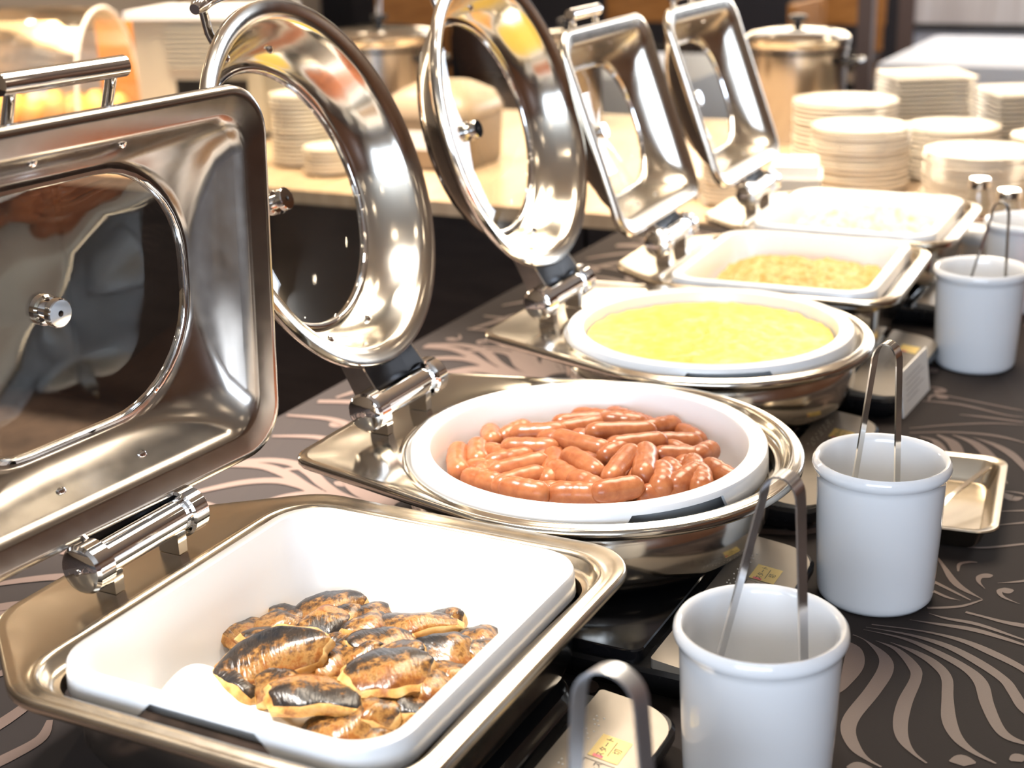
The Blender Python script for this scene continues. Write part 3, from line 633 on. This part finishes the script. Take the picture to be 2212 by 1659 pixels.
mound('scrambled_egg', circle(.169, 128), .138, .1335, .0028, 45, EGG, 'soft yellow scrambled egg filling the round white pan', 'scrambled egg', (.0128, .9175), seed=3)
RICE = add_bump(noise_col(mat('golden_rice', (.85, .55, .2), .45), 70, [(.3, (.62, .25, .05)), (.5, (.74, .40, .12)), (.75, (.82, .54, .25))]), 200, .6, .003)
mound('golden_rice', dense_n(rrect(.126, .140, .05, 8), 10), .137, .112, .006, 60, RICE, 'golden rice heaped in the fourth white pan', 'rice', (.0154, 1.317), .0403, seed=7)
GRAT = add_bump(noise_col(mat('pale_potatoes', (.9, .78, .5), .4), 40, [(.3, (.80, .48, .14)), (.5, (.92, .80, .50)), (.75, (.93, .88, .70))]), 120, .6, .003)
mound('potato_gratin', dense_n(rrect(.126, .140, .05, 8), 10), .138, .112, .012, 32, GRAT, 'pale yellow potato dish with browned lumps in the farthest white pan', 'potatoes', (.0245, 1.7143), .0178, seed=11)

# ================================================================== INDUCTION COOKERS
def text_mesh(s, size):
    c = bpy.data.curves.new('text', 'FONT'); c.body = s; c.size = size; c.align_x = 'CENTER'; c.align_y = 'CENTER'
    o = bpy.data.objects.new('text', c); COL.objects.link(o)
    dg = bpy.context.evaluated_depsgraph_get(); me = bpy.data.meshes.new_from_object(o.evaluated_get(dg))
    COL.objects.unlink(o); bpy.data.objects.remove(o); bpy.data.curves.remove(c)
    V = [tuple(v.co) for v in me.vertices]; F = [tuple(p.vertices) for p in me.polygons]
    return V, F
def cooker(x0, x1, y0, y1, label, rz=0, detail=True):
    cx, cy = (x0+x1)/2, (y0+y1)/2; hx, hy = (x1-x0)/2, (y1-y0)/2; H = .0465
    e = empty('induction_cooker', (cx, cy, 0), rz, label, 'induction cooker')
    pw = .082; px = hx-pw
    obj('body', loft([at(rrect(hx-.012, hy-.012, .02), .002), at(rrect(hx-.004, hy-.004, .024), .012), at(rrect(hx, hy, .026), .022), at(rrect(hx, hy, .026), .030), at(rrect(hx-.003, hy-.003, .024), .034)], True, True), BLACKP, e)
    T = rrect(px*.5+hx*.5-.004, hy-.006, .012); ox = -(hx-px)/2-.003
    obj('glass_top', loft([at([(x+ox, y) for x, y in T], .0335), at([(x+ox, y) for x, y in T], H-.0015), at([(x+ox, y) for x, y in inset(T, .0015)], H)], False, True), BLACKG, e)
    # front control panel, sloping to the front, with rounded outer corners
    Q = roundpoly([(px+.004, -hy+.004), (hx-.001, -hy+.004), (hx-.001, hy-.004), (px+.004, hy-.004)], [.004, .042, .042, .004], 10)
    zs = lambda x: H-.002-(x-px)*.11
    cpx = px+pw/2
    top = [(x, y, zs(x)) for x, y in Q]; lo = [(x, y, .033) for x, y in Q]
    pn = obj('control_panel', loft([lo, top], False, True), BEIGE, e, auto=30)
    def put(vf, x, y, dz, m, name, ang=0):
        # text frame: right = +y, up = -x
        V = [(x-b, y+a, zs(x-b)+dz) for a, b, c in vf[0]]
        return obj(name, (V, [f for f in vf[1]]), m, pn, smooth=False)
    def outline(w, h, t):
        return merge(*[([(a, b, 0), (c, b, 0), (c, d, 0), (a, d, 0)], [(0, 1, 2, 3)]) for a, b, c, d in ((-w, -h, w, -h+t), (-w, h-t, w, h), (-w, -h, -w+t, h), (w-t, -h, w, h))])
    rect = lambda w, h: ([(-w, -h, 0), (w, -h, 0), (w, h, 0), (-w, h, 0)], [(0, 1, 2, 3)])
    bx = px+.047
    put(rect(.017, .0135), bx, hy-.083, .0004, YELLOW, 'start_sticker')
    put(rect(.002, .0045), bx-.005, hy-.083-.0145, .0006, PINK, 'lamp_mark')
    put(outline(.0125, .0135, .0006), bx, hy-.083-.034, .0004, INK, 'button_outline')
    for k in range(2):
        put(outline(.013, .0135, .0006), bx, hy-.083-.064-.028*k, .0004, INK, 'button_outline')
        put(([(-.005, .002, 0), (.004, .007, 0), (.004, -.003, 0), (-.0035, .002, 0), (.003, .0055, 0), (.003, -.0015, 0)], [(0, 1, 4, 3), (1, 2, 5, 4), (2, 0, 3, 5)]), bx, hy-.083-.062-.028*k, .0004, INK, 'arrow_mark')
    if detail:
        t = text_mesh('スタート', .0078); put(([(a, b+.004, 0) for a, b, c in t[0]], t[1]), bx, hy-.083, .0007, INK, 'start_text')
        t = text_mesh('切', .008); put(([(a-.001, b-.0075, 0) for a, b, c in t[0]], t[1]), bx, hy-.083, .0007, INK, 'off_text')
        put(rect(.011, .0003), bx+.002, hy-.083, .0007, INK, 'divider_line')
        t = text_mesh('コース', .0085); put(t, bx, hy-.083-.034, .0006, INK, 'course_text')
        dots = []
        for i in range(14):
            for j in range(3):
                if (i*7+j*3) % 5 < 3:
                    u, v_ = hy-.045-i*.006-(i//3)*.004, px+.018+j*.0035
                    dv = lathe([(.0011, 0), (.0008, .0007), (.00001, .001)], 6)
                    dots.append(([(v_+a, u+b, zs(v_)+c) for a, b, c in dv[0]], dv[1]))
        d = obj('braille_dots', merge(*dots), mat('pale_dots', (.6, .54, .46), .4), pn); d['kind'] = 'stuff'
    return e
cooker(-.13, .268, -.165, .138, 'black induction cooker under the fish dish, nearest the camera')
cooker(-.11, .288, .198, .505, 'black induction cooker under the sausage dish')
cooker(-.14, .255, .605, .935, 'black induction cooker under the scrambled egg dish')
cooker(-.14, .255, 1.02, 1.335, 'black induction cooker under the golden rice dish', detail=False)
cooker(-.14, .255, 1.50, 1.82, 'black induction cooker under the farthest chafing dish', detail=False)

# ================================================================== UTENSIL CROCKS AND TONGS
Rc, Hc = .0714, .1584
crock_prof = [(.050, .0), (.057, .0012), (.0605, .006), (.0615, .012), (.0645, .08), (.0662, Hc-.022), (.0664, Hc-.0165), (.0685, Hc-.0145), (.0708, Hc-.011), (Rc, Hc-.0075), (.0705, Hc-.003), (.0682, Hc), (.0652, Hc-.001), (.0630, Hc-.006), (.0622, Hc-.015), (.0605, .08), (.058, .012), (.052, .006), (.001, .006)]
CR = lathe(crock_prof, 96, True, False)
crock_me = None
for x, y, lb in ((.3441, .1076, 'white ceramic utensil crock in front, beside the fish dish'), (.3493, .5019, 'white ceramic utensil crock in the middle, before the small steel tray'), (.3046, 1.3374, 'white ceramic utensil crock third back, beside the golden rice'), (.352, -.215, 'white ceramic utensil crock just below the lower edge of the picture'), (.318, 1.70, 'white ceramic utensil crock farthest back at the right edge')):
    if crock_me is None: o = obj('utensil_crock', CR, WHITEC, auto=60); crock_me = o.data
    else: o = bpy.data.objects.new('utensil_crock', crock_me); COL.objects.link(o)
    o.location = (x, y, 0); tag(o, lb, 'utensil crock', 'utensil crocks along the buffet')
TONG = noise_rough(mat('tong_steel', (.62, .63, .66), .2, 1.0), 200, .14, .28)
TONGD = mat('dark_tong_steel', (.10, .09, .08), .3, 1.0)
def tongs(apex, hw, l0, l1, wd, width, m, label, drop=.022):
    """apex point, half width of the bend, leg ends l0 and l1, strip width direction"""
    ap = Vector(apex); l0, l1 = Vector(l0), Vector(l1); ax = (l1-l0); ax.z = 0; ax.normalize()
    pts = [l0, (l0+ap-ax*hw-Vector((0, 0, drop)))/2, ap-ax*hw-Vector((0, 0, drop))]
    for i in range(1, 12):
        a = pi-pi*i/12; pts.append(ap+ax*hw*math.cos(a)+Vector((0, 0, -drop+drop*math.sin(a))))
    pts += [ap+ax*hw-Vector((0, 0, drop)), (l1+ap+ax*hw-Vector((0, 0, drop)))/2, l1]
    root = empty('serving_tongs', (ap.x, ap.y, 0), 0, label, 'tongs', 'serving tongs in the crocks')
    rel = [p-Vector((ap.x, ap.y, 0)) for p in pts]
    obj('bow', ribbon(rel[2:15], wd, width, .0016), m, root, auto=40)
    obj('arm', ribbon(rel[0:3], wd, [width*.8, width*.9, width], .0016), m, root, auto=40)
    obj('arm', ribbon(rel[14:], wd, [width, width*.9, width*.8], .0016), m, root, auto=40)
    return root
tongs((.352, .128, .282), .0155, (.294, .092, .03), (.392, .09, .02), (.1, 1, 0), .019, TONG, 'steel serving tongs standing in the front white crock')
tongs((.349, .497, .284), .0125, (.315, .485, .03), (.374, .487, .02), (.15, 1, 0), .016, mat('tong_steel_bright', (.72, .70, .66), .12, 1.0), 'steel serving tongs standing in the middle white crock')
tongs((.324, 1.35, .258), .0125, (.265, 1.335, .03), (.346, 1.33, .02), (.15, 1, 0), .010, TONGD, 'dark steel serving tongs standing in the third white crock')
tongs((.353, -.222, .292), .0195, (.315, -.215, .03), (.388, -.21, .02), (.25, 1, 0), .014, mat('tong_steel_pale', (.80, .84, .90), .42, 1.0), 'blurred steel serving tongs at the bottom edge of the picture')

# ---- small steel tray with a spoon
tr = empty('small_steel_tray', (.382, .745, .003), R(6), 'small rectangular steel tray beside the middle white crock', 'tray')
Lp = [at(rrect(.037, .097, .016), .0), at(rrect(.040, .100, .018), .004), at(rrect(.048, .108, .022), .026), at(rrect(.051, .111, .024), .029), at(rrect(.059, .119, .028), .030), at(rrect(.060, .120, .028), .0285), at(rrect(.0595, .1195, .028), .027)]
solid(obj('dish', loft(Lp, True, False), STEELT, tr, auto=40), .001, 1)
spn = empty('spoon', (.362, .69, .003), R(70), 'steel spoon lying in the small steel tray', 'spoon')
sv = []
for i in range(9):
    t = i/8; a = .010*math.sin(pi*min(1, t*.97+.03))**.6
    sv.append([( -.02+t*.055, -a, .013), (-.02+t*.055, -a*.5, .0085), (-.02+t*.055, 0, .007), (-.02+t*.055, a*.5, .0085), (-.02+t*.055, a, .013)])
solid(obj('spoon_bowl', loft(sv, closed=False), STEEL, spn), .001)
obj('spoon_handle', ribbon(smoothpath([(.034, 0, .012), (.06, 0, .020), (.10, 0, .026), (.145, 0, .031)]), (0, 1, 0), .006, .0018), STEEL, spn)

# ---- sign card, cord, cloth seam, crumbs
sc = empty('menu_card', (.262, 1.12, 0), R(-3), 'white menu card standing beside the golden rice cooker', 'sign')
obj('card', xf(box(-.0012, .0012, -.07, .07, 0, .066), Matrix.Rotation(R(-8), 4, 'Y')), PAPER, sc, smooth=False)
obj('card_text', merge(*[([(.0018+z*-.14, y0, z), (.0018+z*-.14, y1, z), (.0018+(z+.0012)*-.14, y1, z+.0012), (.0018+(z+.0012)*-.14, y0, z+.0012)], [(0, 1, 2, 3)]) for z, y0, y1 in ((.05, -.05, .03), (.042, -.05, .045), (.034, -.05, .02), (.026, -.05, .04), (.018, -.05, .01))]), mat('grey_print', (.35, .33, .32), .6), sc, smooth=False)
tag(obj('power_cord', tube(smoothpath([(-.57, .90, .0062), (-.555, .93, .0062), (-.545, .97, .0062), (-.50, .99, .0062)]), .0045, 10), mat('white_cord', (.8, .78, .75), .4)), 'white cord end at the far edge of the table', 'cord')
tag(obj('cloth_seam', tube(smoothpath([(-.53, .37, .002), (-.36, .36, .002), (-.24, .345, .002), (-.10, .33, .002), (0.0, .31, .002)]), .002, 8), mat('cloth_seam_mat', (.62, .52, .42), .4)), 'thin beige seam in the cloth between the first two dishes', 'cord')  # thin tube added to show the cloth's seam line

# ================================================================== PLATES
def plate_profile(Rp): return [(.001, .004), (Rp*.55, .004), (Rp*.66, .006), (Rp*.85, .0135), (Rp*.975, .0172), (Rp*.995, .0172), (Rp, .0160), (Rp, .0118), (Rp*.985, .0106), (Rp*.90, .0086), (Rp*.80, .0056), (Rp*.66, .0005), (Rp*.60, .0), (Rp*.56, .0), (Rp*.54, .0012), (.001, .0012)]
plates = {}
def stack(x, y, z, Rp, n, step, label, group, name='dinner_plate', jit=.002):
    if Rp not in plates:
        me = bpy.data.meshes.new(name); v = lathe(plate_profile(Rp), 48); me.from_pydata([tuple(p) for p in v[0]], [], v[1]); me.materials.append(PLATE)
        me.polygons.foreach_set('use_smooth', [True]*len(me.polygons)); plates[Rp] = me
    rnd = random.Random(int(x*1000+y*77))
    for i in range(n):
        o = bpy.data.objects.new(name, plates[Rp]); COL.objects.link(o)
        o.location = (x+rnd.uniform(-jit, jit), y+rnd.uniform(-jit, jit), z+i*step); o.rotation_euler = (0, 0, rnd.uniform(0, 6))
        tag(o, label if i < n-1 else label.replace('plate in', 'plate topmost in', 1).replace('saucer in', 'saucer topmost in', 1), 'plate', group)
stack(-.21, 2.65, 0, .120, 13, .0116, 'white dinner plate in the round stack directly behind the farthest dish', 'front left plate stack')
stack(.108, 2.45, 0, .122, 12, .0116, 'white dinner plate in the nearest round stack at the right edge', 'front right plate stack')
stack(-.32, 2.92, 0, .137, 15, .0116, 'large white plate in the tallest round stack beside the urn', 'rear left plate stack')
stack(-.03, 2.86, 0, .120, 11, .0116, 'white dinner plate in the round stack between the front stacks', 'middle plate stack')
stack(.245, 2.78, 0, .120, 11, .0116, 'white dinner plate in the rear round stack at the right edge', 'rear right plate stack')
stack(-1.755, 2.48, 0, .092, 17, .0116, 'small white plate in the tall stack seen through the round lid', 'tall plate stack on the counter')
stack(-1.60, 2.38, 0, .075, 7, .0100, 'small white plate in the short stack seen through the round lid', 'short plate stack on the counter')
stack(-.455, 2.36, 0, .060, 11, .0095, 'small white plate in the stack between the two rear lids', 'small plate stack')
stack(-.585, 2.40, 0, .055, 5, .0095, 'small white saucer in the low stack behind the rear rectangular lid', 'saucer stack')
sq_me = None
def sq_stack(x, y, h, n, step, rz, label, group):
    global sq_me
    if sq_me is None:
        v = loft([at(rrect(h*.8, h*.8, .012, 4), 0), at(rrect(h*.82, h*.82, .012, 4), .001), at(rrect(h, h, .012, 4), .0070), at(rrect(h, h, .012, 4), .0085), at(rrect(h*.97, h*.97, .012, 4), .0085), at(rrect(h*.8, h*.8, .012, 4), .003)], True, True)
        sq_me = bpy.data.meshes.new('square_plate'); sq_me.from_pydata([tuple(p) for p in v[0]], [], v[1]); sq_me.materials.append(PLATE)
    rnd = random.Random(n)
    for i in range(n):
        o = bpy.data.objects.new('square_plate', sq_me); COL.objects.link(o); o.location = (x+rnd.uniform(-.002, .002), y+rnd.uniform(-.002, .002), i*step); o.rotation_euler = (0, 0, rz+rnd.uniform(-.01, .01))
        tag(o, label if i < n-1 else label.replace('plate in', 'plate topmost in', 1), 'plate', group)
sq_stack(-.185, 3.27, .115, 18, .0118, R(28), 'square white plate in the taller square stack behind the round stacks', 'taller square plate stack')
sq_stack(.10, 3.18, .115, 16, .0118, R(28), 'square white plate in the square stack at the right edge', 'right square plate stack')

# ---- white box beside the last hinge
wb = empty('napkin_holder', (-.265, 2.28, 0), R(15), 'white napkin holder between the last lid and the plates', 'napkin holder')
obj('holder_body', loft([at(rrect(.055, .075, .01), 0), at(rrect(.06, .08, .012), .10)], True, True), mat('white_plastic', (.85, .84, .80), .4), wb, auto=30)
obj('napkins', loft([at(rrect(.054, .074, .01), .1005), at(rrect(.05, .07, .01), .128)], True, True), PAPER, wb, auto=30)

# ---- glass jars and condiments at the right
def jar(name, x, y, r, h, label, fill=None):
    e = empty(name, (x, y, 0), 0, label, 'jar', 'condiment jars beside the farthest dish')
    obj('glass_body', lathe([(r*.9, 0), (r, .004), (r, h*.75), (r*.75, h*.86), (r*.75, h*.95), (r*.70, h*.95), (r*.70, h*.86), (r*.93, h*.74), (r*.93, .006), (.001, .006)], 32), GLASSC, e, auto=50)
    obj('lid', lathe([(r*.78, h*.93), (r*.8, h*.94), (r*.8, h*1.03), (r*.7, h*1.05), (.001, h*1.05)], 32), CHROME, e, auto=40)
    if fill: obj('contents', lathe([(.001, .007), (r*.9, .007), (r*.9, h*.5), (.001, h*.52)], 32), fill, e, auto=40)
OR = mat('orange_sauce', (.75, .28, .06), .4); RD = mat('red_sauce', (.62, .05, .03), .35)
jar('condiment_jar', .245, 1.98, .028, .145, 'clear glass jar with orange contents beside the farthest dish', OR)
jar('condiment_jar', .178, 2.05, .026, .150, 'clear glass jar with a steel lid behind the orange jar', mat('brown_sauce', (.30, .12, .04), .4))
cn_ = empty('white_canister', (.205, 1.94, 0), 0, 'white lidded canister beside the farthest dish', 'canister')
obj('canister_body', lathe([(.03, 0), (.033, .004), (.035, .055), (.001, .055)], 32, True), mat('clear_ribbed', (.8, .7, .6), .3), cn_, auto=40)
obj('canister_lid', lathe([(.04, .055), (.042, .058), (.042, .078), (.038, .083), (.001, .085)], 32, True), WHITEC, cn_, auto=40)
rb = empty('red_bottle', (.375, 1.62, 0), 0, 'red sauce bottle at the right edge behind the third crock', 'bottle')
obj('bottle_body', lathe([(.026, 0), (.03, .004), (.03, .10), (.022, .125), (.012, .135), (.011, .15), (.001, .15)], 32, True), RD, rb, auto=50)
obj('bottle_cap', lathe([(.0125, .15), (.0125, .17), (.006, .178), (.001, .178)], 24, True), WHITE, rb, auto=40)

# ================================================================== SOUP POTS, TOASTER, BREAD CASE
def pot(name, x, y, r, h, label, lidded=True, ladle=False):
    e = empty(name, (x, y, 0), 0, label, 'soup pot')
    obj('pot_body', lathe([(r*.92, 0), (r*.97, .01), (r*.97, h*.80), (r, h*.81), (r, h*.84), (r*.96, h*.845), (.001, h*.845)], 64, True), STEELB, e, auto=40)
    obj('black_band', lathe([(r*.985, h*.78), (r*1.005, h*.785), (r*1.005, h*.805), (r*.985, h*.81)], 64), BLACKP, e, auto=40)
    obj('collar', lathe([(r*1.0, h*.845), (r*1.02, h*.86), (r*1.02, h*.92), (r*.97, h*.935), (r*.95, h*.93)], 64), STEEL, e, auto=40)
    if lidded:
        L = obj('pot_lid', lathe([(r*.97, h*.935), (r*.9, h*.96), (r*.5, h*.99), (.001, h)], 64), STEEL, e, auto=60)
        obj('lid_knob', lathe([(.012, h), (.012, h+.012), (.026, h+.016), (.026, h+.03), (.018, h+.034), (.001, h+.034)], 24), BLACKP, L, auto=40)
    for s in (-1, 1):
        obj('handle', tube(smoothpath([(s*r*.97, -.05, h*.70), (s*(r+.035), -.05, h*.71), (s*(r+.035), .05, h*.71), (s*r*.97, .05, h*.70)]), .009, 10), BLACKP, e)
    if ladle:
        obj('ladle', tube([(-.02, 0, h*.6), (-.01, .01, h*.95), (.0, .02, h+.22)], .008, 10), CHROME, e)
    return e
pot('soup_pot', -1.84, 3.05, .175, .335, 'steel soup pot with a ladle behind the sausage lid', True, True)
pot('soup_pot', -1.30, 3.28, .115, .31, 'steel soup pot between the egg lid and the rice lid', True)
pot('soup_urn', -.575, 3.33, .150, .325, 'large steel soup urn with black band behind the rear lids', True)
rc = empty('rice_cooker', (-1.37, 2.62, 0), 0, 'brown grey rice cooker with rounded lid behind the egg lid', 'rice cooker')
GB = mat('taupe_plastic', (.22, .17, .12), .3)
obj('cooker_body', loft([at(rrect(.12, .12, .05), 0), at(rrect(.13, .13, .06), .02), at(rrect(.135, .135, .06), .14)], True, True), GB, rc, auto=50)
obj('cooker_lid', loft([at(rrect(.137, .137, .06), .142), at(rrect(.137, .137, .06), .16), at(rrect(.12, .12, .06), .20), at(rrect(.07, .07, .05), .228), at(rrect(.02, .02, .015), .235)], False, True), mat('taupe_lid', (.34, .27, .20), .25), rc, auto=60)
obj('cooker_panel', xf(box(-.04, .04, -.138, -.132, .06, .11), Matrix.Identity(4)), WHITE, rc, smooth=False)
# toaster: steel box with louvres and an orange wooden side
to = empty('conveyor_toaster', (-2.33, 2.86, 0), R(14), 'steel toaster with louvred side, left behind the lids', 'toaster')
TOAST = mat('toaster_steel', (.46, .42, .34), .45, .35)
obj('housing', merge(box(-.22, .20, -.14, .16, .03, .375)), TOAST, to, smooth=False)
obj('top_plate', box(-.24, .22, -.155, .175, .375, .40), mat('grey_top', (.72, .74, .78), .35), to, smooth=False)
for i in range(9): obj('louvre', box(-.11, .16, -.150, -.139, .225+i*.0145, .232+i*.0145), TOAST, to, smooth=False)
obj('slot', box(-.09, .15, -.1425, -.139, .08, .19), BLACKP, to, smooth=False)
obj('lever', tube([(-.03, -.14, .09), (.05, -.2, .15)], .010, 10), CHROME, to)
for i, (a, b) in enumerate(((-.19, -.11), (.17, -.11), (-.19, .13), (.17, .13))): obj('foot', box(a-.015, a+.015, b-.015, b+.015, 0, .03), BLACKP, to, smooth=False)
WOODO = noise_col(mat('orange_wood', (.50, .20, .05), .35), 5, [(.3, (.38, .14, .03)), (.7, (.60, .28, .08))], stretch=(1, 1, 7))
tag(obj('wooden_board', box(-2.95, -2.60, 2.98, 3.01, 0, .345), WOODO, smooth=False), 'orange wooden board standing between bread case and toaster', 'board')
area('bread_case_fill', (-2.92, 2.60, .38), (-2.92, 2.62, 0), .4, .2, 2.2, (1, .6, .26))  # added warm fill that gives the bread its orange glow
# bread case with an acrylic dome
bc = empty('bread_display_case', (-2.92, 2.62, 0), R(10), 'bread display case with clear rolled dome at the left', 'display case')
obj('case_base', loft([at(rrect(.30, .20, .02, 4), 0), at(rrect(.30, .20, .02, 4), .05)], True, True), WOODO, bc, smooth=False)
dome = []
for i in range(17):
    t = pi*i/16; dome.append([(-.29, -.19*math.cos(t), .052+.36*math.sin(t)**.8), (.29, -.19*math.cos(t), .052+.36*math.sin(t)**.8)])
solid(obj('dome_cover', loft(dome, closed=False), ACRYL, bc), .004)
for s in (-1, 1):
    lp = [(s*.292, -.19*math.cos(pi*i/16), .052+.36*math.sin(pi*i/16)**.8) for i in range(17)]
    obj('dome_edge', tube(lp, .006, 8), mat('frosted_edge', (.80, .76, .70), .5), bc)
BREAD = noise_col(mat('bread_crust', (.75, .38, .10), .5), 14, [(.3, (.62, .26, .05)), (.7, (.90, .58, .22))])
bl = None
for i in range(3):
    for j in range(7):
        x, y = -.24+j*.08, -.12+i*.12
        c, s_ = math.cos(R(10)), math.sin(R(10))
        if bl is None:
            o = obj('bread_roll', lathe([(.030, 0), (.037, .008), (.037, .02), (.03, .036), (.015, .046), (.001, .048)], 20, True), BREAD); bl = o.data
        else: o = bpy.data.objects.new('bread_roll', bl); COL.objects.link(o)
        o.location = (-2.92+c*x-s_*y, 2.62+s_*x+c*y, .051+.0); o.scale = (1, 1.25, 1.6+.2*((i+j) % 2))
        tag(o, 'golden bread roll inside the clear domed bread case', 'bread', 'bread rolls in the case')

# ================================================================== DINING AREA FAR BEHIND
LINEN = mat('white_linen', (.50, .56, .68), .6)
def dining_table(x, y, hx, hy, label, z=-.03):
    e = empty('dining_table', (x, y, FZ), 0, label, 'table', 'dining tables far behind')
    obj('tablecloth', loft([at(rrect(hx, hy, .03, 4), z-FZ-.28), at(rrect(hx-.01, hy-.01, .03, 4), z-FZ-.01), at(rrect(hx-.015, hy-.015, .03, 4), z-FZ)], False, True), LINEN, e, auto=40)
    for a in (-1, 1):
        for b in (-1, 1): obj('leg', box(a*(hx-.08)-.03, a*(hx-.08)+.03, b*(hy-.08)-.03, b*(hy-.08)+.03, 0, z-FZ-.03), WALLW, e, smooth=False)
dining_table(-.05, 6.1, .80, .65, 'white clothed dining table far behind the plates at the upper right')
dining_table(-1.75, 5.2, .35, .5, 'white clothed dining table behind the urn handle')
dining_table(-5.0, 5.6, .95, .5, 'white clothed dining table at the far upper left')
CHW = noise_col(mat('chestnut_wood', (.36, .15, .03), .4), 6, [(.3, (.26, .10, .018)), (.7, (.45, .20, .05))], stretch=(1, 1, 5))
def chair(x, y, rz, label):
    e = empty('dining_chair', (x, y, FZ), rz, label, 'chair', 'dining chairs far behind')
    obj('seat', loft([at(rrect(.24, .23, .03, 4), .43), at(rrect(.24, .23, .03, 4), .47)], True, True), BLACKP, e, auto=40)
    for a in (-1, 1):
        obj('leg', box(a*.21-.02, a*.21+.02, -.21, -.17, 0, .43), CHW, e, smooth=False)
        obj('leg', box(a*.21-.02, a*.21+.02, .19, .23, 0, .43), CHW, e, smooth=False)
        obj('back_post', box(a*.21-.02, a*.21+.02, .19, .225, .43, .84), CHW, e, smooth=False)
    obj('backrest', loft([at([(-.24, .19), (.24, .19), (.24, .225), (-.24, .225)], .62), at([(-.24, .20), (.24, .20), (.24, .235), (-.24, .235)], .86)], True, True), CHW, e, smooth=False)
for x, y, a, lb in ((-1.68, 8.0, 0, 'chestnut wooden chair back above the urn at the upper right'), (-3.05, 8.0, 0, 'chestnut wooden chair back above the rear rectangular lids'), (-4.1, 6.9, .2, 'chestnut wooden chair seen beside the egg lid'), (-1.35, 6.9, 1.5, 'chestnut wooden chair beside the white dining table'), (-6.0, 7.2, 0, 'chestnut wooden chair at the far upper left')):
    chair(x, y, a, lb)
pt = empty('partition', (-1.0, 8.6, FZ), 0, 'pale grey partition panel with dark frame at the upper right', 'partition')
obj('panel', box(-.34, 1.6, -.02, .02, .60, 1.6), noise_col(mat('pale_panel', (.55, .54, .56), .5), 2.5, [(.3, (.46, .42, .42)), (.7, (.66, .66, .70))], stretch=(4, 1, .3)), pt, smooth=False)
obj('frame_post', box(-.44, -.34, -.04, .04, 0, 1.65), mat('frame_brown', (.10, .07, .065), .5), pt, smooth=False)
obj('frame_rail', box(-.34, 1.6, -.04, .04, .56, .60), mat('frame_dark', (.02, .02, .02), .5), pt, smooth=False)
obj('low_panel', box(-.34, 1.6, -.01, .01, 0, .56), LINEN, pt, smooth=False)
po = empty('brown_post', (-1.02, 6.0, FZ), 0, 'slim brown post rising behind the square plates', 'post')
obj('shaft', box(-.035, .035, -.035, .035, .02, 1.7), mat('frame_brown', (.10, .07, .065), .5), po, smooth=False)
obj('base', lathe([(.16, 0), (.16, .012), (.04, .02)], 24, True), BLACKP, po)
cab = empty('dark_cabinet', (-3.0, 9.6, FZ), 0, 'dark cabinet along the far wall', 'cabinet')
for i in range(8): obj('door', box(-3.2+i*.8, -2.42+i*.8, -.02, .3, .05, 1.0), NAVY, cab, smooth=False)
obj('cabinet_top', box(-3.22, 3.22, -.03, .32, 1.0, 1.03), WALLW, cab, smooth=False)
# ceiling downlights
LAMPM = bpy.data.materials.new('lamp_glow'); LAMPM.use_nodes = True
q = LAMPM.node_tree.nodes['Principled BSDF']; q.inputs['Emission Color'].default_value = (1, .82, .6, 1); q.inputs['Emission Strength'].default_value = 14
for i, (x, y) in enumerate([(a, b) for a in (-3.2, -1.6, 0.0, 1.6, 3.2) for b in (-2.5, -.6, .9, 2.6, 4.6, 7.0)]):
    e = empty('ceiling_downlight', (x, y, ZC), 0, 'round recessed downlight in the ceiling above the buffet room', 'light', 'ceiling downlights')
    obj('trim_ring', lathe([(.085, 0), (.085, -.008), (.07, -.010), (.068, 0)], 28), WHITE, e)
    obj('lamp_disc', lathe([(.0685, -.003), (.001, -.004)], 28), LAMPM, e)
